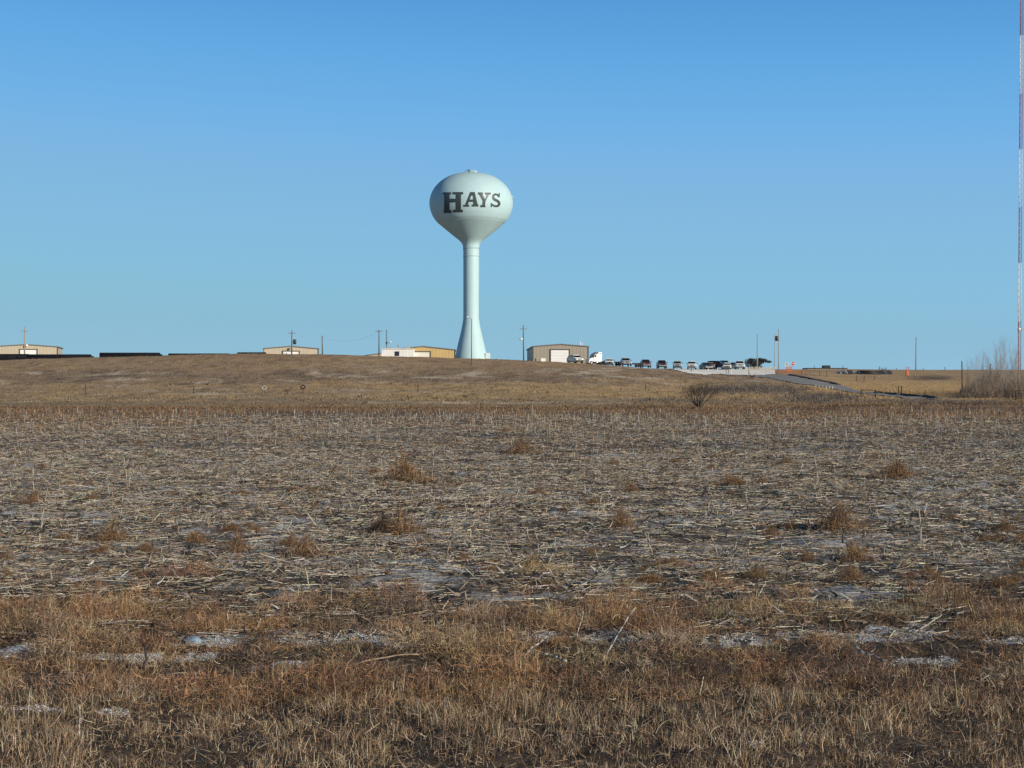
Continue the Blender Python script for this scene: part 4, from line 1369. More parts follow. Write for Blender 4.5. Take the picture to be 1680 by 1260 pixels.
# ------------------------------------------------------------------ dark windswept tree behind the picket fence
def windswept():
    random.seed(9)
    Y = 332
    x, y, z = place(1240, Y)
    t = thing('windswept_tree', 'dark bushy windswept tree behind the pale picket fence', 'tree', (x, y, z))
    H = PZ(587, Y) - z
    tr = MB()
    tr.tube((-.6, 0, 0), (-.4, 0, 1.2), .16, .1, 8).tube((.3, 0, 0), (.8, 0, 1.3), .16, .1, 8).tube((.8, 0, 1.3), (2.6, 0, 2.1), .08, .03, 6).tube((-.4, 0, 1.2), (-1.6, 0, 2.0), .08, .03, 6).tube((-.4, 0, 1.2), (.3, .2, 2.2), .07, .03, 6)
    tr.build('trunk', M['barkdark'], t)
    n = 5200
    lobes = [(-1.9, 0, .55 * H, .9, .8, 1.0), (-1.1, .2, .68 * H, 1.0, .8, .8), (0, 0, .55 * H, 1.4, 1.1, 1.1), (1.1, 0, .70 * H, 1.0, .9, .75), (1.9, 0, .74 * H, .9, .7, .5), (2.8, 0, .66 * H, .8, .5, .28), (-.2, .1, .25 * H, 1.8, 1, .7), (.9, 0, .86 * H, .5, .4, .3), (-1.2, 0, .84 * H, .5, .4, .3), (3.3, 0, .62 * H, .35, .25, .12)]
    li = RNG.choice(len(lobes), n, p=np.array([12, 12, 24, 12, 9, 5, 16, 4, 4, 2]) / 100)
    L_ = np.array(lobes)[li]
    d = RNG.normal(0, 1, (n, 3)); d /= np.linalg.norm(d, axis=1)[:, None]
    rr = RNG.random(n) ** .4
    P = L_[:, :3] + d * rr[:, None] * L_[:, 3:]
    P[:, 2] = np.maximum(P[:, 2], .15)
    az = np.where(RNG.random(n) < .7, RNG.normal(0, .7, n), RNG.uniform(0, 6.28, n))
    V, Fq, k = strips(P, az, RNG.uniform(.3, 1.5, n), RNG.uniform(.18, .42, n), RNG.uniform(.03, .09, n), RNG.normal(.1, .3, n), 2)
    o = mesh_np('crown', V, Fq, np.repeat(palette(n, [(.045, .045, .038), (.07, .06, .05), (.03, .032, .030), (.095, .08, .062)], [4, 3, 3, 1]), k, 0), M['attr'])
    o.parent = t


windswept()

# ------------------------------------------------------------------ grass and brush on the slope (uncountable)
def slope_grass():
    n = 90000
    y = RNG.uniform(150, 330, n); px = RNG.uniform(-120, 1800, n)
    x = PX(px, y)
    z = gz(x, y)
    py = HY - (z - EYE) / y * F
    keep = ~((px > 1105) & (px < 1300) & (y > 283)) & (y < 300 + 60 * (px > 1300))
    # leave the road clear
    RUa = np.array(RU); RLa = np.array(RL)
    o = np.argsort(RUa[:, 1]); ux = np.interp(y, RUa[o, 1], RUa[o, 0])
    o = np.argsort(RLa[:, 1]); lx = np.interp(y, RLa[o, 1], RLa[o, 0])
    keep &= ~((x > lx - .3) & (x < ux + .3) & (y > min(RLa[:, 1].min(), RUa[:, 1].min()) - 1))
    pat = fbm(x / 5, y / 5, 81, 3)
    keep &= RNG.random(n) < sstep(.25, .6, pat) * .9 + .1
    x, y, z, px, py = x[keep], y[keep], z[keep], px[keep], py[keep]
    n = len(x)
    c = ground_col(x, y)
    c = c * .66 * RNG.normal(1.0, .16, (n, 1)); c = np.clip(c, .012, .6)
    h = RNG.uniform(.05, .24, n) * (1 - .45 * sstep(250, 285, y)) * np.where(RNG.random(n) < .04, 1.7, 1)
    V, Fq, k = strips(np.stack([x, y, z - .03], 1), RNG.uniform(0, 6.28, n), np.abs(RNG.normal(.1, .35, n)), h, RNG.uniform(.06, .30, n), RNG.normal(0, .5, n), 2, RNG.normal(0, .5, n))
    o = mesh_np('slope_grass', V, Fq, np.repeat(c, k, 0), M['attr'])
    tag(o, 'dry brown grass covering the hill slope', 'grass', kind='stuff')


slope_grass()


# ------------------------------------------------------------------ stubble field
STRAW = [(.54, .45, .32), (.42, .33, .22), (.66, .60, .48), (.27, .20, .13), (.38, .345, .31), (.15, .11, .08), (.52, .50, .48), (.06, .05, .043), (.36, .22, .11)]
SW = [2.4, 2.4, 1.9, 2.4, 2.2, 3.0, 2.6, 5.2, 1.0]


def litter():
    parts = []
    for (n, y0, y1, l0, l1, r0, r1, rings) in ((124000, 11.2, 20, .02, .24, .0012, .0044, 2), (190000, 20, 40, .03, .28, .0016, .0060, 2), (190000, 40, 80, .05, .34, .0026, .0085, 2), (90000, 80, 130, .10, .42, .005, .012, 2)):
        x, y = wedge(n, y0, y1)
        c2 = fbm(x / 1.3, y / 1.0, 91, 3)
        keep = RNG.random(n) < (sstep(.30, .58, c2) * .85 + .15) * (.50 + .50 * sstep(.36, .58, fbm(x / 4.5, y / 7, 92, 3)))
        if y0 >= 80: keep &= RNG.random(n) < (1 - sstep(85, 125, y))
        x, y = x[keep], y[keep]; n = len(x)
        az = np.where(RNG.random(n) < .6, RNG.normal(0, .55, n), RNG.uniform(0, math.pi, n))
        tilt = RNG.normal(0, .10, n) + np.where(RNG.random(n) < .06, RNG.normal(0, .5, n), 0)
        ln = l0 + (l1 - l0) * RNG.random(n) ** 2.8
        rad = RNG.uniform(r0, r1, n)
        z = gz(x, y) + rad * .5 + np.abs(np.sin(tilt)) * ln * .42 + RNG.uniform(0, .025, n)
        V, Fq, k = prisms(np.stack([x, y, z], 1), az, tilt, ln, rad, RNG.normal(0, .03, n), rings)
        parts.append((V, Fq, np.repeat(palette(n, STRAW, SW), k, 0)))
    n = 15000
    x, y = wedge(n, 12.0, 48, power=1.6)
    z = gz(x, y) + .010
    V, Fq, k = prisms(np.stack([x, y, z], 1), np.where(RNG.random(n) < .7, RNG.normal(0, .5, n), RNG.uniform(0, math.pi, n)), RNG.normal(0, .06, n), RNG.uniform(.06, .36, n) * np.where(RNG.random(n) < .12, 1.5, 1), RNG.uniform(.005, .0105, n), RNG.normal(0, .02, n), 3, .6)
    parts.append((V, Fq, np.repeat(palette(n, [(.60, .54, .42), (.50, .42, .30), (.66, .63, .56), (.44, .34, .21)], [3, 3, 2, 1.4]), k, 0)))
    V, Fq, c = merge(parts)
    o = mesh_np('straw_litter', V, Fq, c, M['straw'])
    tag(o, 'pale broken straw and stalk litter covering the field', 'straw', kind='stuff')


litter()


def husk():
    """flat leaf scraps and small dark clods between the straws"""
    n = 110000
    x, y = wedge(n, 11.0, 70, power=1.5)
    z = gz(x, y) + .004
    V, Fq, k = strips(np.stack([x, y, z], 1), RNG.uniform(0, 6.28, n), RNG.uniform(.9, 1.6, n), RNG.uniform(.04, .16, n), RNG.uniform(.008, .03, n) , RNG.normal(0, .6, n), 2)
    c = palette(n, [(.30, .25, .19), (.14, .105, .08), (.38, .36, .33), (.065, .055, .048), (.20, .125, .075)], [3, 3, 2, 3, 2])
    o = mesh_np('leaf_scraps', V, Fq, np.repeat(c, k, 0), M['attr'])
    tag(o, 'dry leaf scraps lying between the straw of the field', 'leaves', kind='stuff')


husk()

# standing stalks: the 300 that show largest are things, the rest one object
def stalks():
    n = 4600
    x, y = wedge(n, 15, 128, power=1.55)
    px = 840 + F * x / y
    yn = y + (fbm(x / 7, y / 30, 96, 3) - .5) * 70
    band = sstep(44, 60, y) * (1 - sstep(84, 112, yn)) * sstep(150, 420, px)
    keep = RNG.random(n) < .30 + .55 * band * sstep(.3, .6, fbm(x / 7, y / 12, 95, 2)) + .20 * (y < 45)
    x, y = x[keep], y[keep]; n = len(x)
    h = np.clip(RNG.gamma(4, .06, n), .09, .62) * (1 + .35 * sstep(45, 70, y))
    order = np.argsort(-(h / y))
    x, y, h = x[order], y[order], h[order]
    z = gz(x, y)
    protos = []
    for k in range(8):
        m = MB(); r = random.uniform(.005, .0085)
        l = Vector((random.uniform(-.18, .18), random.uniform(-.12, .12), 1))
        p1 = Vector((0, 0, -.05)); p2 = p1 + l * .55; p3 = p2 + Vector((l.x + random.uniform(-.08, .08), l.y, 1)) * .5
        m.tube(p1, p2, r, r * .92, 7).tube(p2, p3, r * .92, r * .8, 7).torus((p2.x, p2.y, p2.z), r * .8, r * .35, 'z', 8, 5)
        cm = M['stalk%d' % (k % 3)]
        me_o = m.build('stubble_stalk', cm)
        protos.append(me_o)
    lab = 'pale standing stubble stalk in the harvested field'
    for k in range(300):
        p = protos[k % 8]
        o = p if k < 8 else p.copy()
        if k >= 8: COL.objects.link(o)
        o.location = (x[k], y[k], z[k]); o.rotation_euler = (0, 0, random.uniform(0, 6.28))
        s = 1 + .25 * min(1, y[k] / 50)
        o.scale = (s, s, h[k])
        tag(o, lab, 'stalk', 'standing stubble stalks')
    x, y, h, z = x[300:], y[300:], h[300:], z[300:]
    n = len(x)
    tilt = np.pi / 2 + RNG.normal(0, .16, n)
    V, Fq, k = prisms(np.stack([x, y, z + h / 2 - .02], 1), RNG.uniform(0, 6.28, n), tilt, h + .04, np.maximum(.008, y * .00020), None, 2)
    o = mesh_np('stubble_stalks', V, Fq, np.repeat(palette(n, [(.40, .36, .29), (.33, .29, .235), (.26, .21, .15), (.40, .385, .36)], [3, 3, 3, 1.5]), k, 0), M['straw'])
    tag(o, 'thin standing stubble stalks filling the rest of the field', 'stubble', kind='stuff')


M['stalk0'] = mat('stalk_straw', (.46, .40, .29), .7, .25, 8)
M['stalk1'] = mat('stalk_grey', (.38, .35, .31), .75, .25, 8)
M['stalk2'] = mat('stalk_brown', (.29, .21, .14), .75, .25, 8)
stalks()

RUSS = [(.29, .16, .08), (.23, .12, .062), (.32, .205, .11), (.13, .08, .052), (.34, .26, .16), (.075, .052, .04)]
RW = [4, 3.4, 3, 2.2, 1.3, 1.6]


def clump_mesh(name, n, rad, h, wv, cols=RUSS, wts=RW, seed=0):
    sd = RNG.uniform(0, 90)
    a = RNG.uniform(0, 6.28, n); r = rad * np.abs(RNG.normal(0, .55, n))
    wob = .45 + 1.1 * vnoise(np.cos(a) * 2.1 + sd, np.sin(a) * 2.1 + sd, 5)
    r = np.minimum(r * wob, rad * 1.9)
    dome = np.clip(1 - (r / (rad * 1.1)) ** 1.4, .05, 1) * (.55 + .9 * vnoise(r * np.cos(a) * 7 + sd, r * np.sin(a) * 7, 9))
    P = np.stack([r * np.cos(a), r * np.sin(a), h * dome * RNG.random(n) ** .8 * RNG.uniform(.7, 1, n) - .02], 1)
    stem = RNG.random(n) < .25
    lean = np.where(stem, np.abs(RNG.normal(.5, .35, n)), np.arccos(RNG.uniform(-.6, 1, n)))
    V, Fq, k = strips(P, a + RNG.normal(0, 1.2, n), lean, np.where(stem, h * RNG.uniform(.3, .6, n), RNG.uniform(.03, .12, n)), wv * RNG.uniform(.5, 1.5, n), RNG.normal(.1, 1.3, n), 3)
    return V, Fq, np.repeat(palette(n, cols, wts, .3), k, 0)


# weed clumps in the stubble
def clumps():
    prot = []
    for k in range(5):
        V, Fq, c = clump_mesh('weed', 1500, .36, .33, .0055)
        o = mesh_np('weed_clump', V, Fq, c, M['attr']); prot.append(o)
    V, Fq, c = clump_mesh('weed', 1300, .34, .34, .0055, [(.05, .042, .04), (.09, .07, .055), (.03, .027, .028)], [3, 2, 3])
    dark = mesh_np('weed_clump', V, Fq, c, M['attr'])
    G = 'weed clumps in the stubble field'
    spec = [(655, 875, 1.25, 'large rust brown weed clump beside the blackish clump, mid field left of centre'), (1375, 872, 1.15, 'large round rust brown weed clump alone in the right half of the field'),
            (1470, 785, 1.2, 'tall two toned brown weed clump far right in the stubble'), (1203, 797, .9, 'square looking dark brown weed clump right of centre, beside a short stalk'),
            (1018, 868, .85, 'rust weed clump right of a pale stalk in the field centre'), (855, 742, 1.1, 'small far rust weed clump in the upper field, right of the tower foot'),
            (665, 790, 1.3, 'flat dark brown weed clump in the upper field left of centre'), (1405, 916, .75, 'pale brown weed clump below the large round rust one'),
            (1642, 965, .55, 'ragged brown weed clump at the right edge of the field'), (388, 905, .7, 'low dark brown weed clump lying in the left field'),
            (185, 888, .9, 'golden brown weed clump among litter in the left field'), (500, 915, .8, 'low broad tan weed clump left of the field centre')]
    spec = [(a, b, c, d) for a, b, c, d in spec]
    first = True
    for i, (px, py, s, l) in enumerate(spec):
        x, y, z = ground_at(px, py)
        p = prot[i % 5]
        o = p if i < 5 else p.copy()
        if i >= 5: COL.objects.link(o)
        sc = s * (1 + .7 * sstep(18, 45, y))
        o.location = (x, y, z); o.rotation_euler = (0, 0, random.uniform(0, 6.28)); o.scale = (sc, sc, sc * random.uniform(.75, 1.05))
        tag(o, l, 'weed', G)
    x, y, z = ground_at(627, 876); dark.location = (x, y, z); dark.scale = (.8, .8, .62)
    tag(dark, 'blackish dead weed clump left of the large rust brown one', 'weed', G)
    rnd = random.Random(5)
    for i in range(160):
        py = 690 + 275 * rnd.random() ** .8; px = rnd.uniform(-40, 1720)
        x, y, z = ground_at(px, py)
        o = prot[i % 5].copy(); COL.objects.link(o)
        sc = rnd.uniform(.2, .75) ** 1.35 * (1 + .8 * float(sstep(18, 60, y)))
        o.location = (x, y, z); o.rotation_euler = (0, 0, rnd.uniform(0, 6.28)); o.scale = (sc, sc, sc * rnd.uniform(.35, .9))
        tag(o, 'small brown weed clump growing among the pale stubble', 'weed', G)


clumps()


def field_weeds():
    """low scattered weeds in broad rusty patches over the stubble"""
    n = 90000
    x, y = wedge(n, 13.5, 90, power=1.5)
    pt = sstep(.50, .68, fbm(x / 2.4, y / 3.6, 161, 4)) * .75 + .25 * sstep(.58, .70, fbm(x / .7, y / 1.0, 162, 3))
    k = RNG.random(n) < pt
    x, y = x[k], y[k]; n = len(x)
    z = gz(x, y) + RNG.uniform(0, .05, n)
    V, Fq, k = strips(np.stack([x, y, z], 1), RNG.uniform(0, 6.28, n), np.arccos(RNG.uniform(-.3, 1, n)), RNG.uniform(.03, .13, n) * (1 + y / 60), RNG.uniform(.002, .006, n) * (1 + y / 35), RNG.normal(.1, 1.2, n), 2)
    o = mesh_np('field_weeds', V, Fq, np.repeat(palette(n, RUSS, RW, .3), k, 0), M['attr'])
    tag(o, 'low rusty weeds spread in loose patches through the stubble', 'weeds', kind='stuff')


field_weeds()


def far_weeds():
    """russet weed cover between the stubble and the slope"""
    n = 95000
    x, y = wedge(n, 62, 172)
    px = 840 + F * x / y
    edge = 104 - 34 * (1 - sstep(120, 420, px)) + (fbm(x / 9, y / 22, 97, 3) - .5) * 95
    keep = RNG.random(n) < .05 + .95 * sstep(-12, 10, y - edge)
    keep &= RNG.random(n) < sstep(.25, .5, fbm(x / 2.2, y / 2.2, 98, 3)) * .8 + .2
    x, y = x[keep], y[keep]; n = len(x); z = gz(x, y)
    V, Fq, k = strips(np.stack([x, y, z - .02], 1), RNG.uniform(0, 6.28, n), np.abs(RNG.normal(.8, .5, n)), RNG.uniform(.08, .28, n), RNG.uniform(.02, .09, n), RNG.normal(.1, .7, n), 2, RNG.normal(0, .6, n))
    o = mesh_np('far_weeds', V, Fq, np.repeat(palette(n, [(.28, .175, .098), (.22, .135, .078), (.34, .25, .155), (.12, .082, .055), (.29, .16, .085)], [4, 3, 2, 3, 2]), k, 0), M['attr'])
    tag(o, 'rusty brown weeds in a belt between stubble field and hill', 'weeds', kind='stuff')


far_weeds()


# ------------------------------------------------------------------ foreground weeds and grass
def fore_weeds():
    TONES = [(.38, .222, .118), (.29, .165, .09), (.41, .275, .155), (.15, .098, .07), (.39, .295, .20), (.10, .07, .055)]
    TW = [4, 3.2, 3, 2.6, 1.6, 1.6]
    parts = []

    def near_snow(px, py):
        return np.max([snow_mask(px, py - o) for o in (0, 8, 16, 26, 36)], 0)

    for nc, y0, y1, r0, r1, h0, h1, dens in ((1040, 9.2, 15.4, .13, .36, .08, .25, 5200), (1740, 9.0, 15.2, .08, .18, .03, .10, 5200)):
        x, y = wedge(nc, y0, y1, .40)
        px = 840 + F * x / y; py = HY + EYE / y * F
        m = sstep(12.1, 13.5, y + (fbm(x / 1.2, y / .8, 101, 3) - .5) * 2.6)
        ns = near_snow(px, py)
        d = (1 - .97 * m) * (1 - .97 * snow_mask(px, py)) * (.25 + .75 * sstep(.36, .54, fbm(x / .8, y / .6, 102, 3)))
        keep = RNG.random(nc) < d
        x, y, ns = x[keep], y[keep], ns[keep]; nc = len(x)
        rad = RNG.uniform(r0, r1, nc); hh = (h0 + (h1 - h0) * RNG.random(nc) ** 1.5) * (1 - .9 * ns)
        per = np.clip((dens * rad ** 2).astype(int) + 60, 60, 800)
        tone = palette(nc, TONES, TW, .14)
        idx = np.repeat(np.arange(nc), per); n = len(idx)
        a = RNG.uniform(0, 6.28, n); r = rad[idx] * np.sqrt(RNG.random(n))
        lob = .7 + .6 * vnoise(idx * 3.7 + np.cos(a) * 1.3 + 9, np.sin(a) * 1.3 + idx * 1.9, 6)
        r = r * lob
        dome = np.clip(1 - (r / (rad[idx] * 1.25)) ** 2, .03, 1)
        bx = x[idx] + r * np.cos(a); by = y[idx] + r * np.sin(a)
        bz = gz(bx, by) - .01 + hh[idx] * dome * RNG.random(n) ** .7
        stem = RNG.random(n) < .10
        lean = np.where(stem, np.abs(RNG.normal(.5, .4, n)), np.arccos(RNG.uniform(-.55, .9, n)))
        ln = np.where(stem, hh[idx] * RNG.uniform(.4, .9, n) + .03, RNG.uniform(.025, .10, n))
        V, Fq, k = strips(np.stack([bx, by, bz], 1), a + RNG.normal(0, 1.5, n), lean, ln, RNG.uniform(.0018, .0052, n), RNG.normal(.1, 1.6, n), 3)
        c = np.clip(tone[idx] * RNG.normal(1, .40, (n, 1)), .012, .6)
        odd = RNG.random(n) < .04
        c[odd] = palette(int(odd.sum()), [(.62, .52, .36), (.54, .39, .22)], [1, 1])
        parts.append((V, Fq, np.repeat(c, k, 0)))
    V, Fq, c = merge(parts)
    o = mesh_np('foreground_weeds', V, Fq, c, M['attr'])
    tag(o, 'rusty brown matted weeds in front of the stubble field', 'weeds', kind='stuff')


fore_weeds()


def fore_grass():
    n = 236000
    x, y = wedge(n, 5.6, 10.4, .40)
    e = 9.7 + (fbm(x / .9, y / .7, 111, 3) - .5) * 1.6
    keep = (RNG.random(n) < 1 - sstep(-.35, .3, y - e))
    keep &= RNG.random(n) < .14 + .86 * sstep(.36, .56, fbm(x / .20, y / .20, 112, 3))
    px = 840 + F * x / y; py = HY + EYE / y * F
    keep &= RNG.random(n) > .8 * snow_mask(px, py)
    x, y = x[keep], y[keep]; n = len(x); z = gz(x, y)
    tuft = fbm(x / .35, y / .35, 113, 2)
    big = fbm(x / .55, y / .5, 115, 3)
    h = RNG.uniform(.03, .085, n) * (.40 + .6 * tuft + .75 * sstep(.35, .65, big)) * np.where(RNG.random(n) < .03, 1.8, 1)
    V, Fq, k = strips(np.stack([x, y, z - .012], 1), RNG.uniform(0, 6.28, n), np.where(RNG.random(n) < .22, RNG.uniform(.4, 1.6, n), np.abs(RNG.normal(.16, .27, n))), h, RNG.uniform(.0018, .0048, n), RNG.normal(.25, .8, n), 3)
    c = palette(n, [(.35, .27, .19), (.24, .175, .12), (.46, .385, .29), (.13, .095, .07), (.60, .54, .44), (.065, .05, .042), (.31, .18, .10)], [4, 4, 2.8, 3, 1.5, 2.4, 1.3])
    c = np.clip(c * np.array([1.0, .93, .83]) * (.90 + .80 * fbm(x / .7, y / .5, 116, 3))[:, None], .01, .8)
    o = mesh_np('foreground_grass', V, Fq, np.repeat(c, k, 0), M['attr'])
    tag(o, 'short dead brown grass along the bottom of the picture', 'grass', kind='stuff')
    # thatch between the blades
    n = 72000
    x, y = wedge(n, 5.6, 13.2, .40)
    z = gz(x, y) + RNG.uniform(0, .02, n)
    px = 840 + F * x / y; py = HY + EYE / y * F
    kp = RNG.random(n) > .75 * snow_mask(px, py)
    x, y, z = x[kp], y[kp], z[kp]; n = len(x)
    V, Fq, k = strips(np.stack([x, y, z], 1), RNG.uniform(0, 6.28, n), RNG.uniform(1.0, 1.6, n), RNG.uniform(.03, .12, n), RNG.uniform(.002, .006, n), RNG.normal(0, .5, n), 2)
    o = mesh_np('thatch', V, Fq, np.repeat(palette(n, [(.32, .24, .165), (.18, .125, .085), (.48, .40, .30), (.08, .06, .05), (.27, .16, .09)], [3, 3, 1.6, 2, 1.4]), k, 0), M['attr'])
    tag(o, 'matted dead thatch lying between the near grass blades', 'thatch', kind='stuff')


fore_grass()

def frost():
    pts = []
    for cx, cy, rx, ry in SNOW:
        n = int(rx * ry * (20 if cy < 1120 else 9))
        a = RNG.uniform(0, 6.28, n); r = np.sqrt(RNG.random(n)) * 1.1
        px = cx + rx * r * np.cos(a); py = cy + ry * r * np.sin(a)
        y = EYE * F / (py - HY); x = PX(px, y)
        k = RNG.random(n) < snow_mask(px, py) * sstep(.30, .60, fbm(x / .13, y / .25, 151, 3))
        pts.append(np.stack([x[k], y[k]], 1))
    P = np.concatenate(pts); n = len(P)
    z = gz(P[:, 0], P[:, 1]) + .002
    V, Fq, k = prisms(np.column_stack([P, z]), RNG.uniform(0, 6.28, n), RNG.normal(0, .3, n), RNG.uniform(.005, .030, n) * np.where(RNG.random(n) < .08, 2.2, 1), RNG.uniform(.0016, .0055, n), None, 2, .5)
    o = mesh_np('frost_crumbs', V, Fq, np.repeat(palette(n, [(.72, .74, .77), (.55, .56, .58), (.38, .36, .33), (.16, .13, .11), (.46, .38, .28)], [3.2, 2.6, 1.6, 2.0, 1.4]), k, 0), M['straw'])
    tag(o, 'crumbly grey white frost lying in patches between the weeds', 'frost', kind='stuff')


frost()

# ------------------------------------------------------------------ single stalks and sticks in the foreground
def stick(p0, p1, r, label, m='stalk0', flat=False, sag=.0, group='fallen stalks in the foreground'):
    """p0 on the ground, p1 either on the ground (flat) or raised at the same distance"""
    x0, y0, z0 = ground_at(*p0)
    if flat:
        x1, y1, z1 = ground_at(*p1); z0 += .05; z1 += .05
    else:
        y1 = y0 + random.uniform(-.05, .05); x1 = PX(p1[0], y1); z1 = PZ(p1[1], y1)
        z0 -= .02
    a = Vector((0, 0, 0)); b = Vector((x1 - x0, y1 - y0, z1 - z0))
    mb = MB(); n = 6
    pts = []
    for k in range(n + 1):
        t = k / n
        q = a.lerp(b, t); q.z += sag * 4 * t * (1 - t); q.x += random.gauss(0, r * .5); q.z += random.gauss(0, r * .3)
        pts.append(q)
    for k in range(n):
        rr0 = r * (1 - .35 * k / n); rr1 = r * (1 - .35 * (k + 1) / n)
        mb.tube(pts[k], pts[k + 1], rr0, rr1, 8)
        if k in (1, 3): mb.torus((pts[k].x, pts[k].y, pts[k].z), rr0 * .85, rr0 * .22, 'z', 8, 5)
    o = mb.build('fallen_stalk', M[m], loc=(x0, y0, z0))
    tag(o, label, 'stalk', group)


stick((984, 1092), (1042, 996), .0065, 'long grey stalk leaning right over the dark gap, lower centre', 'stalk1')
stick((944, 1060), (957, 1002), .005, 'straight pale stalk standing left of the long leaning grey stalk')
stick((857, 1078), (897, 1044), .010, 'short thick pale stalk leaning right in the brown weeds, lower centre', 'stalk1')
stick((893, 1086), (928, 1097), .011, 'short pale stalk lying below the short thick leaning one', flat=True)
stick((1399, 1084), (1466, 1106), .014, 'thick pale stick lying slanted in the weeds, lower right', 'stalk1', True)
stick((572, 1110), (688, 1092), .007, 'long pale curved stick lying in the weeds, lower left of centre', 'stalk2', True, .02)
stick((1596, 993), (1656, 1012), .008, 'thin bleached twig slanting down at the right edge', flat=True)
stick((1570, 1024), (1593, 1013), .010, 'short fat pale stub lying near the right edge', 'stalk1', True)
stick((1508, 1046), (1546, 1026), .007, 'speckled grey stick beside the snow patch, lower right', 'stalk1', True)
stick((1190, 1022), (1245, 1040), .010, 'bleached bent stalk lying in the weeds right of centre', flat=True)
stick((508, 962), (501, 932), .008, 'pale stalk standing alone at the stubble edge, left of centre')
stick((1385, 1081), (1375, 1056), .006, 'thin yellow stalk standing left of the thick slanted stick')
stick((1240, 986), (1256, 953), .007, 'pale stalk leaning right above the brown weeds, right of centre')
stick((420, 1038), (428, 1014), .008, 'pale stalk leaning in the weeds left of the large snow patch')
stick((238, 1098), (240, 1056), .010, 'dark broken stem standing by the frosty strip, lower left', 'darkwood')
stick((540, 1055), (560, 1034), .008, 'grey stalk leaning at the edge of the large snow patch', 'stalk1')
stick((592, 1054), (618, 1032), .007, 'yellow stalk leaning right of the large snow patch')
stick((131, 1212), (131, 1155), .005, 'thin grey straight stem rising from the near grass, lower left', 'stalk1')
stick((1145, 1152), (1154, 1110), .005, 'thin pale stem rising from the near grass, right of centre')
stick((1567, 1122), (1564, 1100), .006, 'pale upright twig in the weeds near the right edge')
stick((720, 1006), (736, 985), .008, 'pale stalk leaning right against a brown weed, centre')
stick((1030, 880), (1080, 832), .006, 'dark thin forked stem leaning in the middle of field', 'darkwood')

# crumpled plastic scrap on the frosty ground
x, y, z = ground_at(318, 1062)
bm = bmesh.new(); bmesh.ops.create_icosphere(bm, subdivisions=3, radius=1)
for v in bm.verts:
    q = v.co.copy()
    s_ = .75 + .5 * float(fbm(np.array([q.x * 2.1 + q.z]), np.array([q.y * 2.1 - q.z]), 131, 3)[0])
    v.co = Vector((q.x * .06 * s_, q.y * .05 * s_, max(-.01, q.z * .036 * s_ + .02)))
me = bpy.data.meshes.new('plastic_scrap'); bm.to_mesh(me); bm.free(); me.materials.append(M['plastic'])
o = bpy.data.objects.new('plastic_scrap', me); COL.objects.link(o); o.location = (x, y, z)
tag(o, 'crumpled pale blue scrap lying on the frosty ground, lower left', 'scrap')

# ------------------------------------------------------------------ light, sky, camera
SUN_EL = R(17); SUN_AZ = R(130)            # azimuth clockwise from +Y
sd = Vector((math.sin(SUN_AZ) * math.cos(SUN_EL), math.cos(SUN_AZ) * math.cos(SUN_EL), math.sin(SUN_EL)))
sl = bpy.data.lights.new('sun', 'SUN'); sl.energy = 5.0; sl.angle = R(.5); sl.color = (1.0, .905, .75)
so = bpy.data.objects.new('sun', sl); COL.objects.link(so)
so.rotation_euler = (-sd).to_track_quat('-Z', 'Y').to_euler()

w = bpy.data.worlds.new('World'); SC.world = w; w.use_nodes = True
nt = w.node_tree; N = nt.nodes; L = nt.links
bg = N['Background']
sk = N.new('ShaderNodeTexSky'); sk.sky_type = 'NISHITA'; sk.sun_disc = False
sk.sun_elevation = SUN_EL; sk.sun_rotation = SUN_AZ
sk.altitude = 600; sk.air_density = .6; sk.dust_density = 0; sk.ozone_density = 6.0
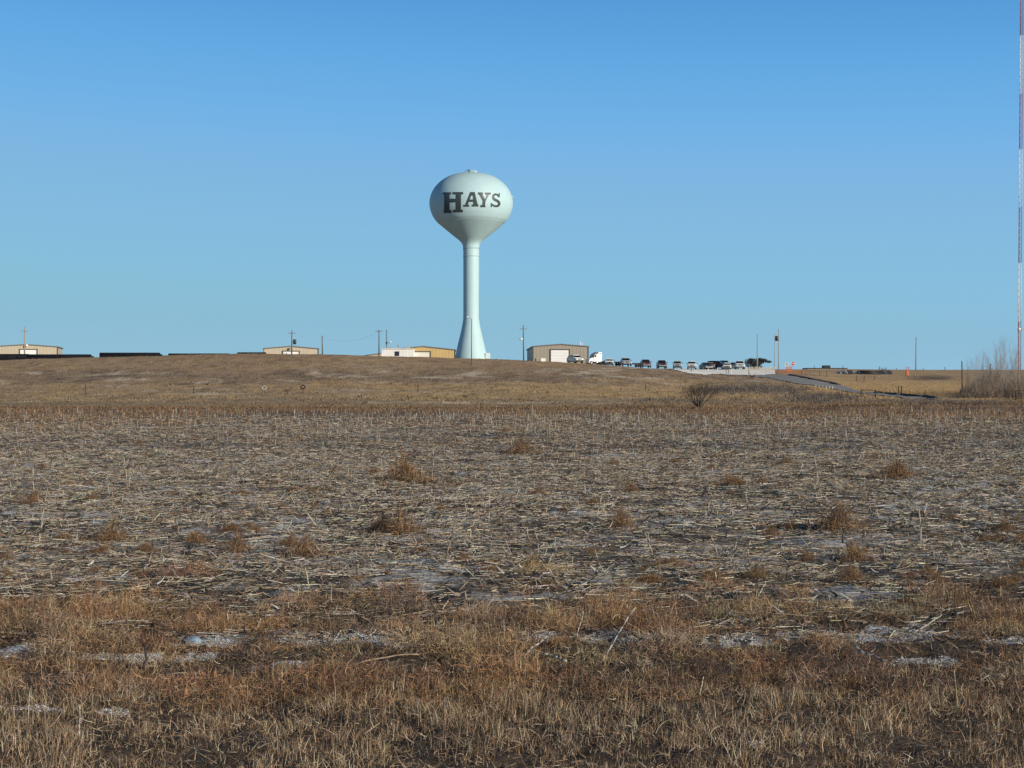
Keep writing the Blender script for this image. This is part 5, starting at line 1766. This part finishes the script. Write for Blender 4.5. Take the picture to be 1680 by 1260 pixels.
# winter sky tone: per channel response, low ends darkened overhead to deepen the shadows
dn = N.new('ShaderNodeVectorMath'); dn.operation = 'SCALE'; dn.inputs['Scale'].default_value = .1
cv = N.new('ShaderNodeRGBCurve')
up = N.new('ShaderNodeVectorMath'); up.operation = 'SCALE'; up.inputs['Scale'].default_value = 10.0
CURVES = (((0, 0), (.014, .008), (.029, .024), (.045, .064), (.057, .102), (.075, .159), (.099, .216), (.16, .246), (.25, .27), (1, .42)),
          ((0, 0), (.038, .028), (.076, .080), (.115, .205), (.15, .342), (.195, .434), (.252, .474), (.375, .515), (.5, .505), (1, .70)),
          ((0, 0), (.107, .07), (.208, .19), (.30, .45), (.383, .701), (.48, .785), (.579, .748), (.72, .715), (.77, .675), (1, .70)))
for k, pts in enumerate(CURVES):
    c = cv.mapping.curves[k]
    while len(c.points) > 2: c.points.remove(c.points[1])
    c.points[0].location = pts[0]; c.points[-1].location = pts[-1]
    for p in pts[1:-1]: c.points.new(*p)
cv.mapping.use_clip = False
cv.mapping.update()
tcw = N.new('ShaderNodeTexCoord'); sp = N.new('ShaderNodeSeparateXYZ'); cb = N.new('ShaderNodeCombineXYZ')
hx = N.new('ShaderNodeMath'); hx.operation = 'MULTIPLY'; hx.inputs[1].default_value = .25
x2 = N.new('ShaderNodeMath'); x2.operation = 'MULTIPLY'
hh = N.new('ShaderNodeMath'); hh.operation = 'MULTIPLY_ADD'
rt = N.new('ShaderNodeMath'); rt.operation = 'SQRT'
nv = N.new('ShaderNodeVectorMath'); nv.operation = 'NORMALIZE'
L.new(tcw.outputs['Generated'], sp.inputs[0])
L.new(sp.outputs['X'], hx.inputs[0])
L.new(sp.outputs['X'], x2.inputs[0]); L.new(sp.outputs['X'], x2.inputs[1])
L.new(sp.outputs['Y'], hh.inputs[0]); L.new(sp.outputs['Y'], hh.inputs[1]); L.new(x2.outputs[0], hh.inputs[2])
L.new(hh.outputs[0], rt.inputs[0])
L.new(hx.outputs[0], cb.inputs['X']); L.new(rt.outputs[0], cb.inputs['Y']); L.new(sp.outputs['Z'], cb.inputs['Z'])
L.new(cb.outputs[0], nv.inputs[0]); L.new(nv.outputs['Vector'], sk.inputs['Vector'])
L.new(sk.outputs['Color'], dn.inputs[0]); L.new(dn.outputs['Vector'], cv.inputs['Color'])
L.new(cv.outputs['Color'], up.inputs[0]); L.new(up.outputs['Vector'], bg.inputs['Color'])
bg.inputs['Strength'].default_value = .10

cam = bpy.data.cameras.new('camera'); cam.lens = 50; cam.sensor_width = 36; cam.clip_end = 20000; cam.clip_start = .1
co = bpy.data.objects.new('camera', cam); COL.objects.link(co)
co.location = (0, 0, EYE); co.rotation_euler = (R(90) + math.atan(10 / F), 0, 0)
SC.camera = co
SC.view_settings.view_transform = 'Standard'; SC.view_settings.look = 'None'
SC.view_settings.exposure = 0.0; SC.view_settings.gamma = 1.0
SC.cycles.use_denoising = True
